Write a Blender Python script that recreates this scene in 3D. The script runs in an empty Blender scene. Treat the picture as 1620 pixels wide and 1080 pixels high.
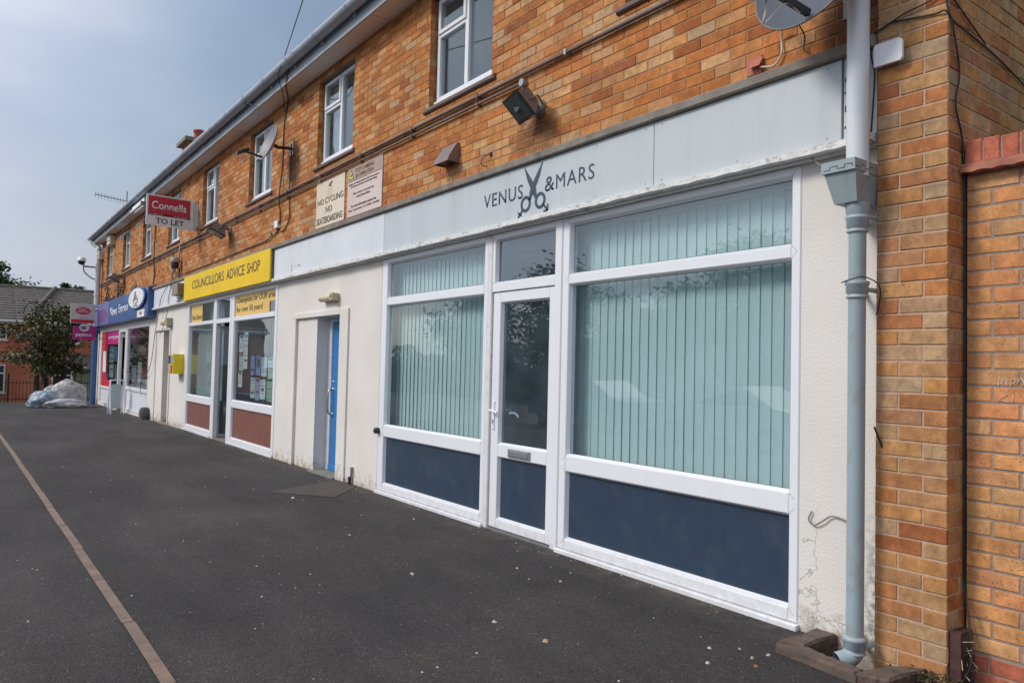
import bpy, bmesh, math, random
from mathutils import Vector, Matrix, noise as mnoise
R = math.radians
random.seed(7)
S = bpy.context.scene
COL = S.collection

# ------------------------------------------------------------------ camera
cam_d = bpy.data.cameras.new('camera'); cam = bpy.data.objects.new('camera', cam_d); COL.objects.link(cam)
cam_d.sensor_width = 36; cam_d.lens = 26.303; cam_d.clip_end = 2000; cam_d.clip_start = 0.05
right = Vector((0.59394383, 0.80416686, 0.02337511)); down = Vector((-0.01495053, 0.04008308, -0.99908449)); fwd = Vector((-0.80436758, 0.5930506, 0.03582982))
m3 = Matrix((right, -down, -fwd)).transposed()
cam.matrix_world = Matrix.Translation((0, -3.6605, 1.36)) @ m3.to_4x4()
S.camera = cam
S.view_settings.view_transform = 'Standard'; S.view_settings.look = 'None'; S.view_settings.gamma = 1
S.view_settings.exposure = 0.0

# ------------------------------------------------------------------ world and sun
SUN_EL, SUN_AZ = R(38), R(24)            # azimuth measured from the facade's normal towards the far end
sun_dir = Vector((-math.sin(SUN_AZ)*math.cos(SUN_EL), -math.cos(SUN_AZ)*math.cos(SUN_EL), math.sin(SUN_EL)))
W = bpy.data.worlds.new("World"); S.world = W; W.use_nodes = True
nt = W.node_tree; nt.nodes.clear()
def N(nt, t, **k):
    n = nt.nodes.new(t)
    for a, b in k.items():
        if a.startswith('i_'): n.inputs[a[2:].replace('_', ' ')].default_value = b
        else: setattr(n, a, b)
    return n
out = N(nt, 'ShaderNodeOutputWorld'); bg = N(nt, 'ShaderNodeBackground'); bg.inputs[1].default_value = 0.12
sky = N(nt, 'ShaderNodeTexSky', sky_type='NISHITA', sun_disc=False, sun_elevation=SUN_EL, air_density=1.2, dust_density=1.5)
sky.sun_rotation = math.atan2(sun_dir.x, sun_dir.y)
tc = N(nt, 'ShaderNodeTexCoord'); mp = N(nt, 'ShaderNodeMapping'); mp.inputs['Scale'].default_value = (1.0, 1.0, 2.6)
n1 = N(nt, 'ShaderNodeTexNoise'); n1.inputs['Scale'].default_value = 1.6; n1.inputs['Detail'].default_value = 6; n1.inputs['Roughness'].default_value = .5
cr = N(nt, 'ShaderNodeValToRGB'); e = cr.color_ramp.elements; e[0].position = .26; e[0].color = (.15, .15, .15, 1); e[1].position = .42; e[1].color = (1, 1, 1, 1)
n2 = N(nt, 'ShaderNodeTexNoise'); n2.inputs['Scale'].default_value = 2.4; n2.inputs['Detail'].default_value = 5
cr2 = N(nt, 'ShaderNodeValToRGB'); e = cr2.color_ramp.elements
e[0].position = .32; e[0].color = (3.3, 3.75, 4.75, 1); e[1].position = .66; e[1].color = (4.55, 4.85, 5.5, 1)
mx = N(nt, 'ShaderNodeMix', data_type='RGBA')
L = nt.links.new
# two breaks in the cloud where blue sky shows
brk = None
for dv, c0, amt in (((-.8309, .3526, .4305), .965, .75), ((-.9463, .1866, .2639), .985, .35)):
    dd = N(nt, 'ShaderNodeVectorMath', operation='DOT_PRODUCT'); dd.inputs[1].default_value = Vector(dv).normalized(); L(tc.outputs['Generated'], dd.inputs[0])
    dr = N(nt, 'ShaderNodeMapRange', interpolation_type='SMOOTHSTEP'); dr.inputs[1].default_value = c0; dr.inputs[2].default_value = 1; dr.inputs[3].default_value = 0; dr.inputs[4].default_value = amt; L(dd.outputs['Value'], dr.inputs[0])
    if brk is None: brk = dr.outputs[0]
    else: q_ = N(nt, 'ShaderNodeMath', operation='ADD'); L(brk, q_.inputs[0]); L(dr.outputs[0], q_.inputs[1]); brk = q_.outputs[0]
cv = N(nt, 'ShaderNodeMath', operation='SUBTRACT', use_clamp=True)
L(tc.outputs['Generated'], mp.inputs[0]); L(mp.outputs[0], n1.inputs[0]); L(mp.outputs[0], n2.inputs[0])
L(n1.outputs[0], cr.inputs[0]); L(n2.outputs[0], cr2.inputs[0])
L(cr.outputs[0], cv.inputs[0]); L(brk, cv.inputs[1]); L(cv.outputs[0], mx.inputs[0]); L(sky.outputs[0], mx.inputs[6]); L(cr2.outputs[0], mx.inputs[7])
# thin cloud glows around the veiled sun
gn = N(nt, 'ShaderNodeVectorMath', operation='DOT_PRODUCT'); gn.inputs[1].default_value = sun_dir; L(tc.outputs['Generated'], gn.inputs[0])
gr = N(nt, 'ShaderNodeMapRange', interpolation_type='SMOOTHSTEP'); gr.inputs[1].default_value = .1; gr.inputs[2].default_value = 1; gr.inputs[3].default_value = .84; gr.inputs[4].default_value = 2.1; L(gn.outputs['Value'], gr.inputs[0])
gs = N(nt, 'ShaderNodeVectorMath', operation='SCALE'); L(mx.outputs[2], gs.inputs[0]); L(gr.outputs[0], gs.inputs['Scale'])
L(gs.outputs[0], bg.inputs[0]); L(bg.outputs[0], out.inputs[0])
sd = bpy.data.lights.new('sun', 'SUN'); sd.energy = 2.2; sd.angle = R(16); sd.color = (1, .94, .85)
so = bpy.data.objects.new('sun', sd); COL.objects.link(so); so.rotation_euler = sun_dir.to_track_quat('Z', 'Y').to_euler(); so.location = (0, -10, 20)

# ------------------------------------------------------------------ materials
MATS = {}
def newmat(name):
    m = bpy.data.materials.new(name); m.use_nodes = True
    return m, m.node_tree, m.node_tree.nodes['Principled BSDF']
def mat(name, col, rough=.6, metal=0, var=.08, scale=6, bump=0, bscale=60, spec=.5, dirt=None, dirt_scale=2, dirt_amt=.5, coords='Object', stretch=(1, 1, 1)):
    """plain coated surface: base colour with soft uneven tone, optional dirt blotches and bump"""
    if name in MATS: return MATS[name]
    m, t, b = newmat(name); L = t.links.new
    tcn = N(t, 'ShaderNodeTexCoord'); mpn = N(t, 'ShaderNodeMapping'); mpn.inputs['Scale'].default_value = stretch
    L(tcn.outputs[coords], mpn.inputs[0])
    nz = N(t, 'ShaderNodeTexNoise'); nz.inputs['Scale'].default_value = scale; nz.inputs['Detail'].default_value = 6; L(mpn.outputs[0], nz.inputs[0])
    mr = N(t, 'ShaderNodeMapRange'); mr.inputs[1].default_value = .3; mr.inputs[2].default_value = .7; mr.inputs[3].default_value = 1-var; mr.inputs[4].default_value = 1+var
    L(nz.outputs[0], mr.inputs[0])
    mul = N(t, 'ShaderNodeVectorMath', operation='SCALE'); mul.inputs[0].default_value = col; L(mr.outputs[0], mul.inputs['Scale'])
    last = mul.outputs[0]
    if dirt:
        dn = N(t, 'ShaderNodeTexNoise'); dn.inputs['Scale'].default_value = dirt_scale; dn.inputs['Detail'].default_value = 9; dn.inputs['Roughness'].default_value = .65; L(mpn.outputs[0], dn.inputs[0])
        r2 = N(t, 'ShaderNodeMapRange'); r2.inputs[1].default_value = .52; r2.inputs[2].default_value = .72; r2.inputs[3].default_value = 0; r2.inputs[4].default_value = dirt_amt
        L(dn.outputs[0], r2.inputs[0])
        mm = N(t, 'ShaderNodeMix', data_type='RGBA'); mm.inputs[7].default_value = (*dirt, 1); L(r2.outputs[0], mm.inputs[0]); L(last, mm.inputs[6]); last = mm.outputs[2]
    L(last, b.inputs['Base Color'])
    b.inputs['Roughness'].default_value = rough; b.inputs['Metallic'].default_value = metal
    b.inputs['Specular IOR Level'].default_value = spec
    if bump:
        bn = N(t, 'ShaderNodeTexNoise'); bn.inputs['Scale'].default_value = bscale; bn.inputs['Detail'].default_value = 4; L(mpn.outputs[0], bn.inputs[0])
        bp = N(t, 'ShaderNodeBump'); bp.inputs['Strength'].default_value = bump; bp.inputs['Distance'].default_value = .004
        L(bn.outputs[0], bp.inputs['Height']); L(bp.outputs[0], b.inputs['Normal'])
    MATS[name] = m
    return m
def brickmat(name, cols, speck=(.10, .05, .03), streak=True, blotch=(.2, .14, .09)):
    m, t, b = newmat(name); L = t.links.new
    g = N(t, 'ShaderNodeNewGeometry'); cr = N(t, 'ShaderNodeValToRGB'); r = cr.color_ramp; r.interpolation = 'LINEAR'
    while len(r.elements) < len(cols): r.elements.new(.5)
    for i, c in enumerate(cols): r.elements[i].position = i/(len(cols)-1); r.elements[i].color = (*c, 1)
    L(g.outputs['Random Per Island'], cr.inputs[0])
    tcn = N(t, 'ShaderNodeTexCoord')
    # tone inside each brick, dragged vertically a little like wire-cut faces
    mpn = N(t, 'ShaderNodeMapping'); mpn.inputs['Scale'].default_value = (48, 48, 30); L(tcn.outputs['Object'], mpn.inputs[0])
    n1 = N(t, 'ShaderNodeTexNoise'); n1.inputs['Scale'].default_value = 1; n1.inputs['Detail'].default_value = 5; L(mpn.outputs[0], n1.inputs[0])
    mr = N(t, 'ShaderNodeMapRange'); mr.inputs[1].default_value = .3; mr.inputs[2].default_value = .7; mr.inputs[3].default_value = .86; mr.inputs[4].default_value = 1.13; L(n1.outputs[0], mr.inputs[0])
    n3 = N(t, 'ShaderNodeTexNoise'); n3.inputs['Scale'].default_value = 14; n3.inputs['Detail'].default_value = 6; L(tcn.outputs['Object'], n3.inputs[0])
    mr3 = N(t, 'ShaderNodeMapRange'); mr3.inputs[1].default_value = .3; mr3.inputs[2].default_value = .7; mr3.inputs[3].default_value = .74; mr3.inputs[4].default_value = 1.20; L(n3.outputs[0], mr3.inputs[0])
    n6 = N(t, 'ShaderNodeTexNoise'); n6.inputs['Scale'].default_value = 2.6; n6.inputs['Detail'].default_value = 5; L(tcn.outputs['Object'], n6.inputs[0])
    mr6 = N(t, 'ShaderNodeMapRange'); mr6.inputs[1].default_value = .32; mr6.inputs[2].default_value = .68; mr6.inputs[3].default_value = .84; mr6.inputs[4].default_value = 1.12; L(n6.outputs[0], mr6.inputs[0])
    m0 = N(t, 'ShaderNodeMath', operation='MULTIPLY'); L(mr.outputs[0], m0.inputs[0]); L(mr6.outputs[0], m0.inputs[1])
    mm = N(t, 'ShaderNodeMath', operation='MULTIPLY'); L(m0.outputs[0], mm.inputs[0]); L(mr3.outputs[0], mm.inputs[1])
    sc = N(t, 'ShaderNodeVectorMath', operation='SCALE'); L(cr.outputs[0], sc.inputs[0]); L(mm.outputs[0], sc.inputs['Scale'])
    n2 = N(t, 'ShaderNodeTexNoise'); n2.inputs['Scale'].default_value = 130; n2.inputs['Detail'].default_value = 2; L(tcn.outputs['Object'], n2.inputs[0])
    m2 = N(t, 'ShaderNodeMapRange'); m2.inputs[1].default_value = .63; m2.inputs[2].default_value = .70; m2.inputs[3].default_value = 0; m2.inputs[4].default_value = .75; L(n2.outputs[0], m2.inputs[0])
    mx = N(t, 'ShaderNodeMix', data_type='RGBA'); mx.inputs[7].default_value = (*speck, 1); L(m2.outputs[0], mx.inputs[0]); L(sc.outputs[0], mx.inputs[6])
    n4 = N(t, 'ShaderNodeTexNoise'); n4.inputs['Scale'].default_value = .9; n4.inputs['Detail'].default_value = 8; n4.inputs['Roughness'].default_value = .7; L(tcn.outputs['Object'], n4.inputs[0])
    m4 = N(t, 'ShaderNodeMapRange'); m4.inputs[1].default_value = .55; m4.inputs[2].default_value = .8; m4.inputs[3].default_value = 0; m4.inputs[4].default_value = .55; L(n4.outputs[0], m4.inputs[0])
    mx2 = N(t, 'ShaderNodeMix', data_type='RGBA'); mx2.inputs[7].default_value = (*blotch, 1); L(m4.outputs[0], mx2.inputs[0]); L(mx.outputs[2], mx2.inputs[6])
    if name == 'brick_upper':      # dark uneven patches mixed into the brick colour below the fittings
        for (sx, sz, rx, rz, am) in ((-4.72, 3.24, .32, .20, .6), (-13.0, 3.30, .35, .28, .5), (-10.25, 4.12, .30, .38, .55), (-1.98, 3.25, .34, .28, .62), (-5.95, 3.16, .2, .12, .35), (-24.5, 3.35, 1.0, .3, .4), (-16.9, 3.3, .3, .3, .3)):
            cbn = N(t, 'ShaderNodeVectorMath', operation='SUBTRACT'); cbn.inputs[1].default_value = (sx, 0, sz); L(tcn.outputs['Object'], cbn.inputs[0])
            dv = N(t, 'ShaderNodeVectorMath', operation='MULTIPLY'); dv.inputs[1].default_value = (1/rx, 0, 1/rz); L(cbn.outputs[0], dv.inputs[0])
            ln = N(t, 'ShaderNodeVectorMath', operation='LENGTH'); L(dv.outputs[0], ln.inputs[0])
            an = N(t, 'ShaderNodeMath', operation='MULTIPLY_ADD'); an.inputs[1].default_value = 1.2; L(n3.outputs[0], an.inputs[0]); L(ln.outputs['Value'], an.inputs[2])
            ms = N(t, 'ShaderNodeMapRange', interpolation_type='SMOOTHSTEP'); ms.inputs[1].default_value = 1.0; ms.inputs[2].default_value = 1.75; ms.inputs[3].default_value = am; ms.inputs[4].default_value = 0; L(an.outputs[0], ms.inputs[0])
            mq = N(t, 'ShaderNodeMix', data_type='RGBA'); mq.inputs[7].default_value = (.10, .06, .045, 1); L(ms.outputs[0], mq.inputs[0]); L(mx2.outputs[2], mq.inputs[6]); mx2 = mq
    L(mx2.outputs[2], b.inputs['Base Color']); b.inputs['Roughness'].default_value = .88; b.inputs['Specular IOR Level'].default_value = .25
    bp = N(t, 'ShaderNodeBump'); bp.inputs['Strength'].default_value = .5; bp.inputs['Distance'].default_value = .003
    ad = N(t, 'ShaderNodeMath', operation='ADD'); L(n1.outputs[0], ad.inputs[0]); L(n2.outputs[0], ad.inputs[1]); L(ad.outputs[0], bp.inputs['Height']); L(bp.outputs[0], b.inputs['Normal'])
    MATS[name] = m
    return m
def glassmat(name, tint=(.80, .90, .90), refl=1.0, rough=0.0, dust=0.0):
    m, t, b = newmat(name); t.nodes.remove(b); L = t.links.new
    o = [n for n in t.nodes if n.type == 'OUTPUT_MATERIAL'][0]
    tr = N(t, 'ShaderNodeBsdfTransparent'); tr.inputs[0].default_value = (*tint, 1)
    gl = N(t, 'ShaderNodeBsdfGlossy'); gl.inputs['Roughness'].default_value = rough; gl.inputs[0].default_value = (.95, .98, 1, 1)
    # Schlick reflectance, the same for both faces of the pane
    lw_ = N(t, 'ShaderNodeLayerWeight'); lw_.inputs[0].default_value = .5
    pw = N(t, 'ShaderNodeMath', operation='POWER'); pw.inputs[1].default_value = 5; L(lw_.outputs['Facing'], pw.inputs[0])
    mu = N(t, 'ShaderNodeMath', operation='MULTIPLY_ADD', use_clamp=True); mu.inputs[1].default_value = .95; mu.inputs[2].default_value = .045*refl; L(pw.outputs[0], mu.inputs[0])
    # faint waviness of old glass
    tcn = N(t, 'ShaderNodeTexCoord'); nz = N(t, 'ShaderNodeTexNoise'); nz.inputs['Scale'].default_value = 1.3; L(tcn.outputs['Object'], nz.inputs[0])
    bp = N(t, 'ShaderNodeBump'); bp.inputs['Strength'].default_value = .12; bp.inputs['Distance'].default_value = .01; L(nz.outputs[0], bp.inputs['Height']); L(bp.outputs[0], gl.inputs['Normal'])
    mx = N(t, 'ShaderNodeMixShader'); df_ = N(t, 'ShaderNodeBsdfDiffuse'); df_.inputs[0].default_value = (.42, .54, .62, 1); dm_ = N(t, 'ShaderNodeMixShader')      # thin film of dust on the pane
    dz_ = N(t, 'ShaderNodeTexNoise'); dz_.inputs['Scale'].default_value = 5; dz_.inputs['Detail'].default_value = 7; L(tcn.outputs['Object'], dz_.inputs[0]); dr_ = N(t, 'ShaderNodeMapRange'); dr_.inputs[1].default_value = .3; dr_.inputs[2].default_value = .7; dr_.inputs[3].default_value = dust*.7; dr_.inputs[4].default_value = dust*1.3; L(dz_.outputs[0], dr_.inputs[0]); L(dr_.outputs[0], dm_.inputs[0])
    L(tr.outputs[0], dm_.inputs[1]); L(df_.outputs[0], dm_.inputs[2])
    L(mu.outputs[0], mx.inputs[0]); L(dm_.outputs[0], mx.inputs[1]); L(gl.outputs[0], mx.inputs[2]); L(mx.outputs[0], o.inputs[0])
    MATS[name] = m
    return m
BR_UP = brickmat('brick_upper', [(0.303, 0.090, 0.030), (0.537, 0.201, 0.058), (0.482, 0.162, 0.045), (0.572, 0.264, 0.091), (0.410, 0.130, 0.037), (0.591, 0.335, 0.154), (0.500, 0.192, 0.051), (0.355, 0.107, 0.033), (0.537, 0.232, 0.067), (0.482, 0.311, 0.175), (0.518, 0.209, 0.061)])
BR_PIER = brickmat('brick_pier', [(0.463, 0.216, 0.089), (0.517, 0.253, 0.089), (0.409, 0.264, 0.153), (0.474, 0.178, 0.067), (0.495, 0.274, 0.117), (0.441, 0.302, 0.180), (0.539, 0.246, 0.080), (0.366, 0.117, 0.044), (0.495, 0.264, 0.108), (0.409, 0.205, 0.099), (0.517, 0.293, 0.125)])
BR_RED = brickmat('brick_garden_wall', [(0.600, 0.277, 0.110), (0.660, 0.316, 0.123), (0.580, 0.238, 0.105), (0.560, 0.316, 0.147), (0.660, 0.337, 0.133), (0.619, 0.247, 0.105), (0.650, 0.356, 0.152)], speck=(.12, .05, .03))
BR_CAP = brickmat('brick_red_cap', [(.42, .12, .07), (.50, .15, .09), (.46, .13, .08)])
MORTAR = mat('mortar', (.40, .235, .125), .95, var=.15, scale=40, bump=.5, bscale=300, spec=.2)
MORTAR_P = mat('mortar_pinkish', (.50, .36, .27), .95, var=.15, scale=40, bump=.5, bscale=300, spec=.2)
MORTAR_G = mat('mortar_grey', (.33, .25, .20), .95, var=.15, scale=40, bump=.5, bscale=300, spec=.2)
UPVC = mat('white_plastic', (.78, .79, .82), .32, var=.02, scale=3, spec=.5, dirt=(.5, .47, .42), dirt_scale=3, dirt_amt=.16)
UPVC_D = mat('grubby_white_plastic', (.72, .71, .70), .4, var=.03, scale=3, dirt=(.3, .27, .24), dirt_scale=9, dirt_amt=.5)
def foot_grime(m):
    t = m.node_tree; b = t.nodes['Principled BSDF']; L = t.links.new; src = b.inputs['Base Color'].links[0].from_socket
    tc_ = N(t, 'ShaderNodeTexCoord'); sp = N(t, 'ShaderNodeSeparateXYZ'); L(tc_.outputs['Object'], sp.inputs[0])
    nz = N(t, 'ShaderNodeTexNoise'); nz.inputs['Scale'].default_value = 14; nz.inputs['Detail'].default_value = 9; nz.inputs['Roughness'].default_value = .7; L(tc_.outputs['Object'], nz.inputs[0])
    ma = N(t, 'ShaderNodeMath', operation='MULTIPLY_ADD'); ma.inputs[1].default_value = .5; ma.inputs[2].default_value = -.17; L(nz.outputs[0], ma.inputs[0])
    su = N(t, 'ShaderNodeMath', operation='SUBTRACT'); L(ma.outputs[0], su.inputs[0]); L(sp.outputs[2], su.inputs[1])
    mr = N(t, 'ShaderNodeMapRange'); mr.inputs[1].default_value = -.03; mr.inputs[2].default_value = .10; mr.inputs[3].default_value = 0; mr.inputs[4].default_value = .3; L(su.outputs[0], mr.inputs[0])
    mx = N(t, 'ShaderNodeMix', data_type='RGBA'); mx.inputs[7].default_value = (.38, .33, .28, 1); L(mr.outputs[0], mx.inputs[0]); L(src, mx.inputs[6]); L(mx.outputs[2], b.inputs['Base Color'])
foot_grime(UPVC); foot_grime(UPVC_D)
GASKET = mat('black_rubber', (.03, .03, .035), .6)
SEAM = mat('frame_seam', (.30, .30, .31), .6)
NAVY = mat('navy_panel', (.031, .052, .086), .36, var=.07, scale=9, dirt=(.075, .088, .11), dirt_scale=5, dirt_amt=.45, stretch=(1, 1, .8), bump=.08, bscale=8)
MAROON = mat('brown_panel', (.20, .075, .055), .5, var=.16, scale=4, stretch=(2, 2, .6))
FASC = mat('fascia_grey', (.50, .54, .56), .38, var=.05, scale=1.4, dirt=(.36, .37, .38), dirt_scale=3.4, dirt_amt=.32, stretch=(2.2, 2.2, .25))
FASC_W = mat('fascia_white', (.66, .685, .715), .45, var=.05, scale=1.5, dirt=(.50, .5, .5), dirt_scale=2.5, dirt_amt=.35, stretch=(1, 1, .4))
YEL = mat('sign_yellow', (.80, .53, .012), .55, var=.05, scale=2, spec=.2)
YEL_P = mat('poster_yellow', (.76, .50, .13), .5, var=.04)
BLUE_S = mat('sign_blue', (.035, .105, .30), .3, var=.08, scale=2)
PURP = mat('sign_purple', (.17, .09, .27), .35)
MAUVE = mat('sign_mauve', (.16, .16, .38), .35)
PEEL = mat('flaking_timber', (.72, .71, .70), .7, var=.12, scale=30, bump=.9, bscale=50, dirt=(.16, .14, .12), dirt_scale=13, dirt_amt=.95, stretch=(1, 1, 2))
CONC = mat('concrete_band', (.23, .20, .17), .9, var=.2, scale=12, bump=.6, bscale=90, dirt=(.10, .09, .075), dirt_scale=4, dirt_amt=.8)
SOFF = mat('soffit', (.80, .72, .68), .8, var=.06, scale=3, bump=.1)
FBOARD = mat('eaves_board', (.42, .46, .52), .6, var=.1, scale=3)
GUTT = mat('gutter_plastic', (.36, .405, .47), .4, var=.06, scale=4, dirt=(.25, .26, .28), dirt_scale=3, dirt_amt=.5)
SILL = mat('tile_sill', (.13, .085, .07), .6, var=.2, scale=12)
BROWN = mat('brown_conduit', (.13, .095, .085), .45, var=.15, scale=8)
BLACK = mat('black_cable', (.02, .018, .018), .5)
WCABLE = mat('pale_cable', (.55, .54, .5), .5)
GREYC = mat('grey_cable', (.22, .21, .21), .5)
PIPE_W = mat('pipe_white', (.66, .685, .71), .35, var=.03, scale=2, dirt=(.45, .45, .45), dirt_scale=4, dirt_amt=.3, stretch=(1, 1, .3))
PIPE_G = mat('pipe_greyblue', (.33, .405, .44), .45, var=.06, scale=4, dirt=(.24, .21, .16), dirt_scale=8, dirt_amt=.55)
DISHM = mat('dish_grey', (.085, .098, .12), .65, var=.08, scale=3)
DISHB = mat('dish_back', (.42, .42, .43), .5, var=.1, scale=4)
DISHF = mat('dish_far_grey', (.20, .205, .22), .5, var=.08, scale=3)
DARKP = mat('dark_plastic', (.025, .025, .028), .5)
METAL = mat('grey_metal', (.34, .35, .36), .4, metal=.6, var=.1)
STEEL = mat('steel', (.55, .55, .55), .25, metal=1)
LAMPG = mat('weathered_lamp_metal', (.20, .165, .15), .6, var=.2, scale=20)
HOOD = mat('vent_brown', (.21, .155, .145), .5, var=.12, scale=12)
CREAMP = mat('cream_plastic', (.62, .53, .36), .4, var=.06)
LENSM = mat('lamp_lens', (.07, .08, .08), .12, var=.3, scale=30)
BLUED = mat('blue_door', (.03, .18, .46), .4, var=.05)
BLIND = mat('blind_fabric', (.53, .63, .625), .8, var=.05, scale=2, bump=.1, bscale=400)
BLIND_D = mat('blind_grey', (.36, .42, .45), .8, var=.04)
CURT = mat('net_curtain', (.50, .52, .54), .9, var=.1, scale=3, stretch=(8, 8, .5))
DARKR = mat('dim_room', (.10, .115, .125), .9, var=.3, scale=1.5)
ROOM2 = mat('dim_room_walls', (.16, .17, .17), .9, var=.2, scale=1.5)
ROOFT = mat('roof_tiles', (.14, .10, .09), .85, var=.2, scale=8, bump=.5)
INK = mat('navy_lettering', (.028, .048, .085), .4)
INKB = mat('dark_lettering', (.06, .035, .025), .5)
BLK = mat('black_lettering', (.02, .02, .02), .5)
WHT = mat('white_print', (.8, .8, .8), .4)
REDS = mat('red_print', (.55, .03, .06), .4)
PORED = mat('post_red', (.62, .02, .04), .4)
MAG = mat('magenta_print', (.48, .02, .20), .4)
STONE = mat('grey_step', (.22, .20, .17), .9, var=.15, scale=9, bump=.4)
GL = glassmat('window_glass', (.905, .95, .955), 1.2, dust=.02)
GL2 = glassmat('dark_glass', (.84, .91, .94), 2.0, dust=.055)
GLU = glassmat('upper_glass', (.84, .90, .92), 1.3, dust=.03)

def render_mat():
    m, t, b = newmat('painted_roughcast'); L = t.links.new
    tcn = N(t, 'ShaderNodeTexCoord'); sep = N(t, 'ShaderNodeSeparateXYZ'); L(tcn.outputs['Object'], sep.inputs[0])
    nz = N(t, 'ShaderNodeTexNoise'); nz.inputs['Scale'].default_value = 1.6; nz.inputs['Detail'].default_value = 8; L(tcn.outputs['Object'], nz.inputs[0])
    cr = N(t, 'ShaderNodeValToRGB'); e = cr.color_ramp.elements; e[0].position = .3; e[0].color = (.685, .64, .585, 1); e[1].position = .7; e[1].color = (.745, .71, .665, 1); L(nz.outputs[0], cr.inputs[0])
    # splash dirt low down, broken up by noise
    n2 = N(t, 'ShaderNodeTexNoise'); n2.inputs['Scale'].default_value = 9; n2.inputs['Detail'].default_value = 10; n2.inputs['Roughness'].default_value = .7; L(tcn.outputs['Object'], n2.inputs[0])
    ma = N(t, 'ShaderNodeMath', operation='MULTIPLY_ADD'); ma.inputs[1].default_value = .75; ma.inputs[2].default_value = -.30; L(n2.outputs[0], ma.inputs[0])
    su = N(t, 'ShaderNodeMath', operation='SUBTRACT'); L(ma.outputs[0], su.inputs[0]); L(sep.outputs[2], su.inputs[1])
    mr = N(t, 'ShaderNodeMapRange'); mr.inputs[1].default_value = -.05; mr.inputs[2].default_value = .12; mr.inputs[3].default_value = 0; mr.inputs[4].default_value = .8; L(su.outputs[0], mr.inputs[0])
    mx = N(t, 'ShaderNodeMix', data_type='RGBA'); mx.inputs[7].default_value = (.30, .235, .17, 1); L(mr.outputs[0], mx.inputs[0]); L(cr.outputs[0], mx.inputs[6])
    # rising mould up the last strip by the pipe
    n5 = N(t, 'ShaderNodeTexNoise'); n5.inputs['Scale'].default_value = 22; n5.inputs['Detail'].default_value = 8; L(tcn.outputs['Object'], n5.inputs[0])
    rx = N(t, 'ShaderNodeMapRange'); rx.inputs[1].default_value = -2.0; rx.inputs[2].default_value = -1.93; L(sep.outputs[0], rx.inputs[0])
    rz = N(t, 'ShaderNodeMapRange'); rz.inputs[1].default_value = .8; rz.inputs[2].default_value = .3; L(sep.outputs[2], rz.inputs[0])
    rn = N(t, 'ShaderNodeMapRange'); rn.inputs[1].default_value = .42; rn.inputs[2].default_value = .58; rn.inputs[4].default_value = .75; L(n5.outputs[0], rn.inputs[0])
    m5 = N(t, 'ShaderNodeMath', operation='MULTIPLY'); L(rx.outputs[0], m5.inputs[0]); L(rz.outputs[0], m5.inputs[1])
    m6 = N(t, 'ShaderNodeMath', operation='MULTIPLY'); L(m5.outputs[0], m6.inputs[0]); L(rn.outputs[0], m6.inputs[1])
    mx6 = N(t, 'ShaderNodeMix', data_type='RGBA'); mx6.inputs[7].default_value = (.16, .16, .15, 1); L(m6.outputs[0], mx6.inputs[0]); L(mx.outputs[2], mx6.inputs[6])
    # hairline cracks, low on the wall only
    vo = N(t, 'ShaderNodeTexVoronoi', feature='DISTANCE_TO_EDGE'); vo.inputs['Scale'].default_value = 1.9
    dn = N(t, 'ShaderNodeTexNoise'); dn.inputs['Scale'].default_value = 6; dn.inputs['Detail'].default_value = 6; L(tcn.outputs['Object'], dn.inputs[0])
    sc = N(t, 'ShaderNodeVectorMath', operation='MULTIPLY_ADD'); sc.inputs[1].default_value = (.35, .35, .35); L(dn.outputs[1], sc.inputs[0]); L(tcn.outputs['Object'], sc.inputs[2]); L(sc.outputs[0], vo.inputs[0])
    c1 = N(t, 'ShaderNodeMapRange'); c1.inputs[1].default_value = .001; c1.inputs[2].default_value = .006; c1.inputs[3].default_value = .55; c1.inputs[4].default_value = 0; L(vo.outputs['Distance'], c1.inputs[0])
    cz = N(t, 'ShaderNodeMapRange'); cz.inputs[1].default_value = .75; cz.inputs[2].default_value = .45; L(sep.outputs[2], cz.inputs[0])
    cx = N(t, 'ShaderNodeMapRange'); cx.inputs[1].default_value = -2.7; cx.inputs[2].default_value = -2.4; L(sep.outputs[0], cx.inputs[0])
    cm = N(t, 'ShaderNodeMath', operation='MULTIPLY'); L(c1.outputs[0], cm.inputs[0]); L(cz.outputs[0], cm.inputs[1])
    cm2 = N(t, 'ShaderNodeMath', operation='MULTIPLY'); L(cm.outputs[0], cm2.inputs[0]); L(cx.outputs[0], cm2.inputs[1])
    mx2 = N(t, 'ShaderNodeMix', data_type='RGBA'); mx2.inputs[7].default_value = (.17, .13, .10, 1); L(cm2.outputs[0], mx2.inputs[0]); L(mx6.outputs[2], mx2.inputs[6])
    L(mx2.outputs[2], b.inputs['Base Color']); b.inputs['Roughness'].default_value = .85; b.inputs['Specular IOR Level'].default_value = .25
    n3 = N(t, 'ShaderNodeTexNoise'); n3.inputs['Scale'].default_value = 75; n3.inputs['Detail'].default_value = 3; L(tcn.outputs['Object'], n3.inputs[0])
    bp = N(t, 'ShaderNodeBump'); bp.inputs['Strength'].default_value = .55; bp.inputs['Distance'].default_value = .005; L(n3.outputs[0], bp.inputs['Height'])
    bp2 = N(t, 'ShaderNodeBump', invert=True); bp2.inputs['Strength'].default_value = .6; bp2.inputs['Distance'].default_value = .004; L(cm2.outputs[0], bp2.inputs['Height']); L(bp.outputs[0], bp2.inputs['Normal']); L(bp2.outputs[0], b.inputs['Normal'])
    return m
RENDER = render_mat()

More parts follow.
